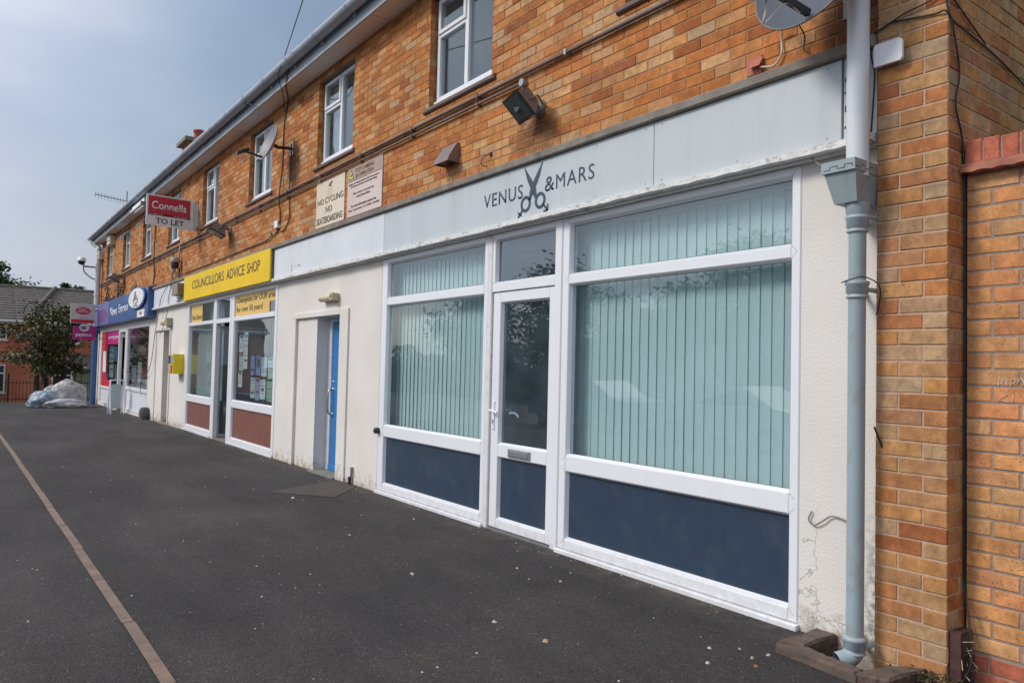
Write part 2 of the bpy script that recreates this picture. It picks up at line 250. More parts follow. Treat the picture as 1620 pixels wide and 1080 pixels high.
def asphalt_mat():
    m, t, b = newmat('asphalt'); L = t.links.new
    tcn = N(t, 'ShaderNodeTexCoord'); O = tcn.outputs['Object']
    def nz(s, d=4, r=.5):
        n = N(t, 'ShaderNodeTexNoise'); n.inputs['Scale'].default_value = s; n.inputs['Detail'].default_value = d; n.inputs['Roughness'].default_value = r; L(O, n.inputs[0]); return n.outputs[0]
    def mr(s, a, b_, c, d):
        n = N(t, 'ShaderNodeMapRange'); 
        for i, v in enumerate((a, b_, c, d)): n.inputs[i+1].default_value = v
        L(s, n.inputs[0]); return n.outputs[0]
    cr = N(t, 'ShaderNodeValToRGB'); e = cr.color_ramp.elements; e[0].position = .32; e[0].color = (.034, .031, .031, 1); e[1].position = .72; e[1].color = (.056, .050, .046, 1); L(nz(.7, 8, .62), cr.inputs[0])
    vo = N(t, 'ShaderNodeTexVoronoi'); vo.inputs['Scale'].default_value = 150; L(O, vo.inputs[0])
    sp = N(t, 'ShaderNodeSeparateColor'); L(vo.outputs['Color'], sp.inputs[0])
    g = mr(sp.outputs[0], 0, 1, .6, 1.45)
    s1 = N(t, 'ShaderNodeVectorMath', operation='SCALE'); L(cr.outputs[0], s1.inputs[0]); L(g, s1.inputs['Scale'])
    light = mr(sp.outputs[1], .965, .99, 0, .5)
    mx = N(t, 'ShaderNodeMix', data_type='RGBA'); mx.inputs[7].default_value = (.22, .205, .18, 1); L(light, mx.inputs[0]); L(s1.outputs[0], mx.inputs[6])
    brown = mr(nz(1.7, 7, .7), .60, .78, 0, .5)
    mx2 = N(t, 'ShaderNodeMix', data_type='RGBA'); mx2.inputs[7].default_value = (.115, .085, .065, 1); L(brown, mx2.inputs[0]); L(mx.outputs[2], mx2.inputs[6])
    mpn = N(t, 'ShaderNodeMapping'); mpn.inputs['Scale'].default_value = (.35, 1.2, 1); L(O, mpn.inputs[0])
    wn = N(t, 'ShaderNodeTexNoise'); wn.inputs['Scale'].default_value = 1.1; wn.inputs['Detail'].default_value = 7; wn.inputs['Roughness'].default_value = .6; L(mpn.outputs[0], wn.inputs[0])
    worn = mr(wn.outputs[0], .32, .68, .74, 1.34); sc3 = N(t, 'ShaderNodeVectorMath', operation='SCALE'); L(mx2.outputs[2], sc3.inputs[0]); L(worn, sc3.inputs['Scale'])
    gv = N(t, 'ShaderNodeTexVoronoi'); gv.inputs['Scale'].default_value = 1.6; gv.inputs['Randomness'].default_value = 1; L(O, gv.inputs[0])
    gum = mr(gv.outputs['Distance'], .020, .030, .55, 0); gm = N(t, 'ShaderNodeMix', data_type='RGBA'); gm.inputs[7].default_value = (.12, .115, .105, 1); L(gum, gm.inputs[0]); L(sc3.outputs[0], gm.inputs[6])
    # pale dust and dirt gathered along the shopfronts
    sy = N(t, 'ShaderNodeSeparateXYZ'); L(O, sy.inputs[0]); dz = mr(sy.outputs[1], -.30, -.01, 0, 1); dn_ = mr(nz(6, 8, .7), .42, .62, 0, .6); dm = N(t, 'ShaderNodeMath', operation='MULTIPLY'); L(dz, dm.inputs[0]); L(dn_, dm.inputs[1])
    dx = N(t, 'ShaderNodeMix', data_type='RGBA'); dx.inputs[7].default_value = (.15, .125, .10, 1); L(dm.outputs[0], dx.inputs[0]); L(gm.outputs[2], dx.inputs[6]); mx2 = dx
    ce = N(t, 'ShaderNodeTexVoronoi', feature='DISTANCE_TO_EDGE'); ce.inputs['Scale'].default_value = .33; cw = N(t, 'ShaderNodeTexNoise'); cw.inputs['Scale'].default_value = 2.2; cw.inputs['Detail'].default_value = 8; cw.inputs['Roughness'].default_value = .7; L(O, cw.inputs[0])
    cva = N(t, 'ShaderNodeVectorMath', operation='MULTIPLY_ADD'); cva.inputs[1].default_value = (1.1, 1.1, 0); L(cw.outputs[1], cva.inputs[0]); L(O, cva.inputs[2]); L(cva.outputs[0], ce.inputs[0])
    ck = mr(ce.outputs['Distance'], .0006, .0022, 1, 0); cm_ = mr(nz(.9, 3), .50, .60, 0, .55); cc = N(t, 'ShaderNodeMath', operation='MULTIPLY'); L(ck, cc.inputs[0]); L(cm_, cc.inputs[1])
    cx_ = N(t, 'ShaderNodeMix', data_type='RGBA'); cx_.inputs[7].default_value = (.012, .011, .011, 1); L(cc.outputs[0], cx_.inputs[0]); L(mx2.outputs[2], cx_.inputs[6]); mx2 = cx_
    L(mx2.outputs[2], b.inputs['Base Color']); b.inputs['Roughness'].default_value = .85; b.inputs['Specular IOR Level'].default_value = .3
    bp = N(t, 'ShaderNodeBump'); bp.inputs['Strength'].default_value = .8; bp.inputs['Distance'].default_value = .004; L(vo.outputs['Distance'], bp.inputs['Height'])
    bp2 = N(t, 'ShaderNodeBump'); bp2.inputs['Strength'].default_value = .4; bp2.inputs['Distance'].default_value = .02; L(nz(5, 3), bp2.inputs['Height']); L(bp.outputs[0], bp2.inputs['Normal']); L(bp2.outputs[0], b.inputs['Normal'])
    return m
ASPH = asphalt_mat()

# ------------------------------------------------------------------ mesh builder
class MB:
    def __init__(s): s.v = []; s.f = []; s.m = []; s.mats = []; s.smooth = []
    def mi(s, m):
        if m not in s.mats: s.mats.append(m)
        return s.mats.index(m)
    def add(s, vs, fs, m, smooth=False):
        o = len(s.v); s.v += [tuple(p) for p in vs]
        for f in fs: s.f.append([o+i for i in f]); s.m.append(s.mi(m)); s.smooth.append(smooth)
    def box(s, x0, x1, y0, y1, z0, z1, m):
        if x0 > x1: x0, x1 = x1, x0
        vs = [(x, y, z) for x in (x0, x1) for y in (y0, y1) for z in (z0, z1)]
        s.add(vs, [(0, 1, 3, 2), (4, 6, 7, 5), (0, 4, 5, 1), (2, 3, 7, 6), (0, 2, 6, 4), (1, 5, 7, 3)], m)
    def obox(s, c, ax, ay, az, hx, hy, hz, m):
        c = Vector(c); vs = []
        for i in (-1, 1):
            for j in (-1, 1):
                for k in (-1, 1): vs.append(c + ax*hx*i + ay*hy*j + az*hz*k)
        s.add(vs, [(0, 1, 3, 2), (4, 6, 7, 5), (0, 4, 5, 1), (2, 3, 7, 6), (0, 2, 6, 4), (1, 5, 7, 3)], m)
    def bbox(s, x0, x1, y0, y1, z0, z1, m, b=.004):
        """box with its front (low y) edges chamfered"""
        vs = [(x0, y1, z0), (x1, y1, z0), (x1, y1, z1), (x0, y1, z1), (x0, y0+b, z0), (x1, y0+b, z0), (x1, y0+b, z1), (x0, y0+b, z1), (x0+b, y0, z0+b), (x1-b, y0, z0+b), (x1-b, y0, z1-b), (x0+b, y0, z1-b)]
        s.add(vs, [(0, 3, 2, 1), (8, 9, 10, 11), (0, 1, 5, 4), (1, 2, 6, 5), (2, 3, 7, 6), (3, 0, 4, 7), (4, 5, 9, 8), (5, 6, 10, 9), (6, 7, 11, 10), (7, 4, 8, 11)], m)
    def quad(s, a, b, c, d, m): s.add([a, b, c, d], [(0, 1, 2, 3)], m)
    def prism(s, pts, off, m, smooth=False):
        """polygon pts (3d) extruded by vector off"""
        n = len(pts); off = Vector(off); vs = [Vector(p) for p in pts] + [Vector(p)+off for p in pts]
        s.add(vs, [list(range(n))[::-1], list(range(n, 2*n))], m)
        s.add(vs, [(i, (i+1) % n, n+(i+1) % n, n+i) for i in range(n)], m, smooth)
    def tube(s, pts, r, m, n=8, cap=True):
        pts = [Vector(p) for p in pts]; rs = r if isinstance(r, (list, tuple)) else [r]*len(pts)
        vs = []; up = None
        for i, p in enumerate(pts):
            d = (pts[min(i+1, len(pts)-1)] - pts[max(i-1, 0)]).normalized()
            if up is None: up = d.orthogonal().normalized()
            up = (up - d*up.dot(d)); up = up.normalized() if up.length > 1e-6 else d.orthogonal().normalized()
            w = d.cross(up)
            for k in range(n):
                a = 2*math.pi*k/n; vs.append(p + (up*math.cos(a) + w*math.sin(a))*rs[i])
        fs = [(i*n+k, i*n+(k+1) % n, (i+1)*n+(k+1) % n, (i+1)*n+k) for i in range(len(pts)-1) for k in range(n)]
        s.add(vs, fs, m, True)
        if cap:
            s.add(vs[:n], [list(range(n))[::-1]], m); s.add(vs[-n:], [list(range(n))], m)
    def lathe(s, prof, c, m, n=20, axis='Z'):
        """profile of (r, h) pairs turned about an axis through c"""
        vs = []
        for r, h in prof:
            for k in range(n):
                a = 2*math.pi*k/n; p = (r*math.cos(a), r*math.sin(a), h)
                if axis == 'Y': p = (p[0], -h, p[1])
                if axis == 'X': p = (h, p[0], p[1])
                vs.append((c[0]+p[0], c[1]+p[1], c[2]+p[2]))
        fs = [(i*n+k, i*n+(k+1) % n, (i+1)*n+(k+1) % n, (i+1)*n+k) for i in range(len(prof)-1) for k in range(n)]
        s.add(vs, fs, m, True)
        s.add(vs[:n], [list(range(n))[::-1]], m); s.add(vs[-n:], [list(range(n))], m)
    def build(s, name, parent=None, fix=True):
        me = bpy.data.meshes.new(name); me.from_pydata(s.v, [], s.f)
        for m in s.mats: me.materials.append(m)
        me.polygons.foreach_set('material_index', s.m); me.polygons.foreach_set('use_smooth', s.smooth)
        me.update()
        if fix:
            bm = bmesh.new(); bm.from_mesh(me); bmesh.ops.recalc_face_normals(bm, faces=bm.faces); bm.to_mesh(me); bm.free()
        o = bpy.data.objects.new(name, me); COL.objects.link(o)
        if parent: o.parent = parent; o.matrix_parent_inverse = Matrix.Translation(-WLOC.get(parent.name, Vector((0, 0, 0))))
        return o
WLOC = {}
def thing(name, label, cat, group=None, loc=(0, 0, 0)):
    o = bpy.data.objects.new(name, None); COL.objects.link(o); o.empty_display_size = .2
    o.location = loc; WLOC[o.name] = Vector(loc)
    o['label'] = label; o['category'] = cat
    if group: o['group'] = group
    return o
def tag(o, label, cat, group=None):
    o['label'] = label; o['category'] = cat
    if group: o['group'] = group
    return o
def smooth_path(pts, n=6):
    """Catmull-Rom through the points"""
    P = [Vector(p) for p in pts]; P = [P[0]*2-P[1]] + P + [P[-1]*2-P[-2]]; out = []
    for i in range(1, len(P)-2):
        for k in range(n):
            t = k/n; a, b, c, d = P[i-1:i+3]
            out.append(.5*((2*b) + (c-a)*t + (2*a-5*b+4*c-d)*t*t + (3*b-a-3*c+d)*t**3))
    out.append(P[-2]); return out
FX, FZ = Vector((1, 0, 0)), Vector((0, 0, 1))
def text(name, s, m, parent, origin, w, h, ux=FX, uz=FZ, bold=0, extr=.002, space=1.0, shear=0):
    """lettering as solid mesh, fitted to w x h with its lower left corner at origin"""
    cu = bpy.data.curves.new(name, 'FONT'); cu.body = s; cu.size = 1; cu.offset = bold; cu.extrude = 0; cu.space_character = space; cu.resolution_u = 3; cu.shear = shear
    ob = bpy.data.objects.new(name, cu); COL.objects.link(ob); bpy.context.view_layer.update()
    me = bpy.data.meshes.new_from_object(ob.evaluated_get(bpy.context.evaluated_depsgraph_get()))
    bpy.data.objects.remove(ob); bpy.data.curves.remove(cu)
    xs = [v.co.x for v in me.vertices]; ys = [v.co.y for v in me.vertices]
    x0, x1, y0, y1 = min(xs), max(xs), min(ys), max(ys); nrm = ux.cross(uz)
    bm = bmesh.new(); bm.from_mesh(me)
    for v in bm.verts:
        a = (v.co.x-x0)/(x1-x0)*w; b = (v.co.y-y0)/(y1-y0)*h if y1 > y0 else 0
        v.co = Vector(origin) + ux*a + uz*b + nrm*extr
    r = bmesh.ops.extrude_face_region(bm, geom=bm.faces[:])
    bmesh.ops.translate(bm, vec=-nrm*(extr-.0005), verts=[g for g in r['geom'] if isinstance(g, bmesh.types.BMVert)])
    bmesh.ops.recalc_face_normals(bm, faces=bm.faces)
    bm.to_mesh(me); bm.free(); me.materials.clear(); me.materials.append(m)
    o = bpy.data.objects.new(name, me); COL.objects.link(o)
    if parent: o.parent = parent; o.matrix_parent_inverse = Matrix.Translation(-WLOC.get(parent.name, Vector((0, 0, 0))))
    return o
def disc_pts(c, rx, rz, n=28, ux=FX, uz=FZ): return [Vector(c) + ux*rx*math.cos(2*math.pi*k/n) + uz*rz*math.sin(2*math.pi*k/n) for k in range(n)]

# ------------------------------------------------------------------ brickwork from single bricks
def bricks(mb, m, mort, org, ux, nrm, u0, u1, z0, z1, holes=(), bl=.225, ch=.075, j=.008, shift=0, jit=.0014, first=None, zoff=0, depth=.012, seed=1):
    """stretcher-bond skin: every brick its own chamfered block, mortar sheet 4 mm behind the faces; holes = (u0,u1,z0,z1)"""
    rnd = random.Random(seed); ux = Vector(ux); nrm = Vector(nrm); org = Vector(org); rows = int(round((z1-z0)/ch))
    def P(u, z, d): return org + ux*u + Vector((0, 0, z)) + nrm*d
    for r in range(rows):
        za = z0 + r*ch; zb = za + ch - j
        segs = [(u0, u1)]
        for h in holes:
            if za < h[3]-.01 and za+ch > h[2]+.01:
                ns = []
                for a, b in segs:
                    if h[0] > a: ns.append((a, min(b, h[0])))
                    if h[1] < b: ns.append((max(a, h[1]), b))
                segs = [q for q in ns if q[1]-q[0] > .01]
        off = shift + (bl/2 if r % 2 else 0)
        for a, b in segs:
            k = math.floor((a-off)/bl); u = off + k*bl
            while u < b-.001:
                ua = max(u, a); ub = min(u+bl-j, b)
                if ub-ua > .025:
                    d = rnd.uniform(-jit, jit); c = .003; w = rnd.uniform(-.001, .001)
                    f = [P(ua+c, za+c+w, d), P(ub-c, za+c-w, d), P(ub-c, zb-c-w, d), P(ua+c, zb-c+w, d)]
                    g = [P(ua, za+w, d-c), P(ub, za-w, d-c), P(ub, zb-w, d-c), P(ua, zb+w, d-c)]
                    q = [P(ua, za+w, -depth), P(ub, za-w, -depth), P(ub, zb-w, -depth), P(ua, zb+w, -depth)]
                    mb.add(f+g+q, [(0, 1, 2, 3)] + [(4+i, 4+(i+1) % 4, (i+1) % 4, i) for i in range(4)] + [(8+i, 8+(i+1) % 4, 4+(i+1) % 4, 4+i) for i in range(4)], m)
                u += bl
        for a, b in segs:
            mb.add([P(a, za, -.0045), P(b, za, -.0045), P(b, za+ch, -.0045), P(a, za+ch, -.0045)], [(0, 1, 2, 3)], mort)

# ================================================================== THE GROUND
def gz(x):      # pavement falls gently towards the far end
    if x > -12: return 0.0
    if x > -29.5: return -.15*((-12-x)/17.5)**1.3
    return -.15
mb = MB()
xs = sorted([40, 20, 6, -30.2, -1.74, -2.10] + [3-i*.75 for i in range(44) if i not in (6,)], reverse=True); ys = [.3, .0, -.30, -.40, -1.2, -2, -3, -4.5, -6.2]
vs = [(x, y, gz(x)) for x in xs for y in ys]; n = len(ys)
mb.add(vs, [(i*n+j, i*n+j+1, (i+1)*n+j+1, (i+1)*n+j) for i in range(len(xs)-1) for j in range(n-1) if not (j == 1 and abs(xs[i]+1.74) < .01)], ASPH, True)
o = mb.build('pavement', fix=False); o['kind'] = 'structure'
bm = bmesh.new(); bm.from_mesh(o.data); bmesh.ops.recalc_face_normals(bm, faces=bm.faces)
if bm.faces[0].normal.z < 0: bmesh.ops.reverse_faces(bm, faces=bm.faces)
bm.to_mesh(o.data); bm.free()
ROADM = mat('road_asphalt', (.06, .06, .06), .9, var=.15, scale=3)
GRASS = mat('grass_base', (.07, .11, .03), .95, var=.3, scale=2)
mb = MB(); mb.add([(-400, -400, -1.25), (400, -400, -1.25), (400, 400, -1.25), (-400, 400, -1.25)], [(0, 1, 2, 3)], GRASS)
o = mb.build('ground'); o['kind'] = 'structure'
mb = MB(); mb.add([(-60, -6.2, -.18), (60, -6.2, -.18), (60, -19, -.5), (-60, -19, -.5)], [(0, 1, 2, 3)], ROADM)
mb.add([(-60, -19, -.5), (60, -19, -.5), (60, -24, -1.24), (-60, -24, -1.24)], [(0, 1, 2, 3)], GRASS)
mb.box(-60, 60, -6.2, -6.05, -.3, -.004, CONC)
o = mb.build('road'); o['kind'] = 'structure'
mb = MB(); mb.add([(-30.2, .3, -.15), (-30.2, -6.2, -.15), (-33.5, -6.2, -1.22), (-33.5, .3, -1.22)], [(0, 1, 2, 3)], GRASS)
mb.add([(-30.2, .3, -.15), (-33.5, .3, -1.22), (-33.5, 8, -1.22), (-28.2, 8, -.2), (-28.2, .3, -.15)], [(0, 1, 2, 3, 4)], GRASS)
o = mb.build('grass_bank'); o['kind'] = 'structure'
# edging strip of brownish concrete along the pavement
EDG = mat('edging', (.21, .15, .115), .9, var=.22, scale=7, bump=.5, dirt=(.10, .08, .07), dirt_scale=6, dirt_amt=.6)
mb = MB(); rnd = random.Random(3); x = 3
while x > -29.5:
    l = .914; dy = rnd.uniform(-.004, .004)
    yc = -2.90 - .012*max(0, -x-4)
    yd = -2.90 - .012*max(0, -(x-l)-4)
    mb.add([(x-.004, yc-.028+dy, gz(x)+.005), (x-.004, yc+.028+dy, gz(x)+.005), (x-l+.004, yd+.028+dy, gz(x-l)+.005), (x-l+.004, yd-.028+dy, gz(x-l)+.005)], [(0, 1, 2, 3)], EDG)
    x -= l
o = mb.build('path_edging'); o['kind'] = 'structure'
# worn brown patch in front of the blue door
PATCH = mat('worn_patch', (.066, .052, .046), .9, var=.25, scale=30, bump=.6, bscale=150)
mb = MB(); mb.add([(-8.30, -.07, .004), (-7.75, -.05, .004), (-7.25, -.52, .004), (-7.85, -1.0, .004), (-8.1, -.55, .004)], [(0, 1, 2, 3, 4)], PATCH)
o = mb.build('pavement_patch'); o['kind'] = 'structure'
# loose grit
GR = [mat('pale_stone', (.55, .52, .46), .8), mat('tan_stone', (.42, .30, .20), .8), mat('red_stone', (.35, .12, .07), .8), mat('grey_stone', (.25, .24, .23), .8)]
def pebble(mb, x, y, z, r, m, rnd):
    vs = []; 
    for i, (a, b) in enumerate([(0, 1), (60, 1), (120, 1), (180, 1), (240, 1), (300, 1)]):
        q = r*rnd.uniform(.7, 1.2); vs.append((x+q*math.cos(R(a)), y+q*math.sin(R(a)), z+r*.1))
    for a in range(0, 360, 60):
        q = r*rnd.uniform(.35, .7); vs.append((x+q*math.cos(R(a)), y+q*math.sin(R(a)), z+r*rnd.uniform(.5, .8)))
    mb.add(vs, [(i, (i+1) % 6, 6+(i+1) % 6, 6+i) for i in range(6)] + [(6, 7, 8, 9, 10, 11)], m)
mb = MB(); rnd = random.Random(11)
for i in range(620):
    x = -.3 - rnd.random()**1.5*14; y = -rnd.random()*3.6
    if rnd.random() < .3: y = -abs(rnd.gauss(0, .12)) - .02
    pebble(mb, x, y, gz(x), rnd.choice([.0025, .003, .004, .005, .007]), rnd.choice([GR[0], GR[0], GR[1], GR[3], GR[3], GR[2]]), rnd)
for x, y, r, k in [(-2.42, -.62, .011, 0), (-2.30, -.78, .012, 0), (-2.33, -.50, .009, 1), (-2.22, -.55, .013, 1), (-2.2, -.45, .013, 1), (-4.35, -1.22, .014, 0), (-4.1, -.55, .010, 0), (-3.7, -.5, .012, 0), (-2.93, -1.25, .018, 1), (-5.6, -1.1, .012, 0), (-7.4, -.9, .02, 0), (-7.25, -.85, .012, 3), (-2.15, -.62, .012, 2), (-5.9, -.35, .01, 0), (-3.3, -1.3, .016, 0)]:
    pebble(mb, x, y, 0, r, GR[k], rnd)
o = mb.build('grit'); o['kind'] = 'stuff'; tag(o, 'loose pale grit and small stones scattered over the dark asphalt', 'grit')

# ================================================================== THE SHOP PARADE
B = thing('shop_building', 'two-storey brick parade of shops with cream ground floor and grey eaves gutter', 'building')
WIN = [-6.44, -9.34, -12.23, -15.14, -18.06, -21.0, -23.9, -26.8]; WW = 1.10; WZ0, WZ1 = 3.915, 5.04
holes = [(x-.02, x-.02+WW, WZ0, WZ1) for x in [-3.70]+WIN]
mb = MB()
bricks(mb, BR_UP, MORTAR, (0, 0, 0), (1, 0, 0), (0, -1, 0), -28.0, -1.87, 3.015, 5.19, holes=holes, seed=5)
for h in holes:       # brick reveals of each window
    for ux_, side in (((0, 1, 0), h[0]), ((0, 1, 0), h[1])):
        nr = (1, 0, 0) if side == h[0] else (-1, 0, 0)
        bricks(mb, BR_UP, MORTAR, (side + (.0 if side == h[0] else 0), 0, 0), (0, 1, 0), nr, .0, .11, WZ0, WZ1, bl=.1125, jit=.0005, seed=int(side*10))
    mb.box(h[0], h[1], .005, .12, WZ1+.002, WZ1+.02, CONC)
    mb.box(h[0], h[1], .02, .25, WZ0-.02, WZ0-.003, CONC)
# end wall at the far end
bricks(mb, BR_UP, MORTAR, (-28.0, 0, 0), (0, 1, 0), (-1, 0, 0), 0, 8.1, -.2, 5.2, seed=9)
wall = mb.build('brick_wall', B, fix=False)
# near corner: pier and gable return
mb = MB()
bricks(mb, BR_PIER, MORTAR_P, (0, -.07, 0), (1, 0, 0), (0, -1, 0), -1.880, -1.5525, -.06, 5.19, shift=-1.880, jit=.002, seed=21)
mb.box(-1.878, -1.5545, -.064, .5, -.2, 5.19, MORTAR_P)
pier = mb.build('corner_pier', B, fix=False)
mb = MB()
bricks(mb, BR_PIER, MORTAR_P, (-1.5505, -.0655, 0), (0, 1, 0), (1, 0, 0), .0, 8.2, -.06, 5.34, shift=-.1125+.0055, jit=.002, seed=22)
gab = mb.build('gable_wall', B, fix=False)
mb = MB(); mb.add([(-1.56, .0, 5.3), (-1.56, 8.1, 5.3), (-1.56, 4.05, 7.9)], [(0, 1, 2)], BR_PIER); mb.add([(-1.555, 8.1, 0), (-28, 8.1, 0), (-28, 8.1, 5.3), (-1.555, 8.1, 5.3)], [(0, 1, 2, 3)], BR_UP)
mb.add([(-28, .0, 5.3), (-28, 8.1, 5.3), (-28, 4.05, 7.9)], [(0, 1, 2)], BR_UP)
mb.build('rear_wall', B)
# ground floor rendered wall
mb = MB()
ops_ = [(-27.35, -19.62, 2.46), (-18.93, -17.45, 2.02), (-15.98, -10.66, 2.505), (-9.88, -8.42, 1.955), (-7.365, -2.33, 2.505)]
edge = -28.0
for a, b, zt in ops_:
    mb.box(edge, a, 0, .24, -.3, 3.010, RENDER)
    mb.box(a, b, 0.001, .24, zt, 3.009, RENDER); edge = b
mb.box(edge, -1.881, 0, .24, -.3, 3.010, RENDER)
gw = mb.build('rendered_wall', B)
# concrete band, ledge, soffit, boards
mb = MB()
mb.bbox(-27.99, -1.885, -.115, .0, 2.985, 3.046, CONC, .008)
mb.build('concrete_band', B)
mb = MB()
def rough_ledge(mb, x0, x1, y0, y1, z0, z1, m, seed):
    rnd = random.Random(seed); n_ = max(2, int((x1-x0)/.06)); vs = []
    for i in range(n_+1):
        x = x0+(x1-x0)*i/n_; a = rnd.uniform(-.003, .003); b_ = rnd.uniform(-.004, .002)
        vs += [(x, y1, z0), (x, y0+a, z0+b_), (x, y0+a*1.4, z1+b_*.6), (x, y1, z1)]
    mb.add(vs, [(i*4+k, i*4+(k+1) % 4, i*4+4+(k+1) % 4, i*4+4+k) for i in range(n_) for k in range(4)], m)
    mb.add(vs[:4], [(0, 1, 2, 3)], m); mb.add(vs[-4:], [(0, 1, 2, 3)], m)
rough_ledge(mb, -18.94, -1.89, -.112, -.002, 2.520, 2.556, PEEL, 4)
mb.box(-18.94, -1.89, -.050, -.003, 2.508, 2.519, UPVC_D)
mb.build('fascia_ledge', B)
mb = MB()
mb.box(-28.15, -1.2, -.24, .0, 5.14, 5.155, SOFF)
x = -28.15
while x < -1.4: mb.box(x, x+.004, -.2405, -.0, 5.1385, 5.14, DARKR); x += 2.6
mb.build('soffit', B)
mb = MB(); mb.box(-28.15, -1.2, -.262, -.2405, 5.125, 5.33, FBOARD); mb.build('eaves_board', B)
# half-round gutter
mb = MB(); prof = []
for k in range(13):
    a = math.pi*k/12; prof.append((-.345-.076*math.cos(a), 5.315-.076*math.sin(a)))
prof2 = [(-.345+(y+.345)*.93, 5.315+(z-5.315)*.93) for y, z in prof][::-1]
ring = prof + prof2; nn = len(ring)
X0, X1 = -28.25, -1.15
vs = [(X0, y, z) for y, z in ring] + [(X1, y, z) for y, z in ring]
mb.add(vs, [(i, (i+1) % nn, nn+(i+1) % nn, nn+i) for i in range(nn)], GUTT, True)
for xx in (X0, X1): mb.add([(xx, y, z) for y, z in prof], [list(range(13))], GUTT)
gut = mb.build('gutter', B)
x = -27.9
while x < -1.3:
    mb = MB(); pr = [(-.345-.081*math.cos(math.pi*k/12), 5.315-.081*math.sin(math.pi*k/12)) for k in range(13)]
    pr = [(-.432, 5.338)] + pr + [(-.262, 5.30)]
    vs = []
    for y, z in pr: vs += [(x-.016, y, z), (x+.016, y, z)]
    mb.add(vs, [(2*i, 2*i+2, 2*i+3, 2*i+1) for i in range(len(pr)-1)], GUTT)
    mb.box(x-.03, x+.03, -.29, -.2625, 5.22, 5.33, GUTT)
    mb.build('bracket', gut); x += .92
# roof
mb = MB(); k = 0
nR = 22
for side in (1, -1):
    for i in range(nR):
        t0, t1 = i/nR, (i+1)/nR
        y0 = 4.05 - side*(4.05+.30)*(1-t0); y1 = 4.05 - side*(4.05+.30)*(1-t1) ; z0 = 5.33+2.85*t0; z1 = 5.33+2.85*t1
        mb.add([(-28.3, y0, z0+.03), (-1.2, y0, z0+.03), (-1.2, y1, z1), (-28.3, y1, z1)], [(0, 1, 2, 3)], ROOFT)
        mb.add([(-28.3, y0, z0+.03), (-1.2, y0, z0+.03), (-1.2, y0, z0), (-28.3, y0, z0)], [(0, 1, 2, 3)], ROOFT)
mb.tube([(-28.3, 4.05, 8.2), (-1.2, 4.05, 8.2)], .11, ROOFT, 8)
roof = mb.build('roof', B)
POT = mat('terracotta_pot', (.40, .09, .07), .8, var=.15)
mb = MB(); cx, cy = -25.2, 2.2
bricks(mb, BR_UP, MORTAR, (cx-.45, cy-.35, 0), (1, 0, 0), (0, -1, 0), 0, .9, 6.9, 8.22, seed=31)
bricks(mb, BR_UP, MORTAR, (cx+.45, cy-.35, 0), (0, 1, 0), (1, 0, 0), 0, .7, 6.9, 8.22, seed=32)
mb.box(cx-.447, cx+.447, cy-.347, cy+.347, 6.8, 8.22, DARKR)
mb.box(cx-.60, cx+.60, cy-.5, cy+.5, 8.22, 8.34, STONE)
ch = mb.build('chimney', roof)
mb = MB(); mb.lathe([(.17, 8.34), (.15, 8.42), (.14, 8.62), (.17, 8.64), (.17, 8.70), (.12, 8.70)], (cx+.15, cy, 0), POT, 16); mb.build('chimney_pot', ch)

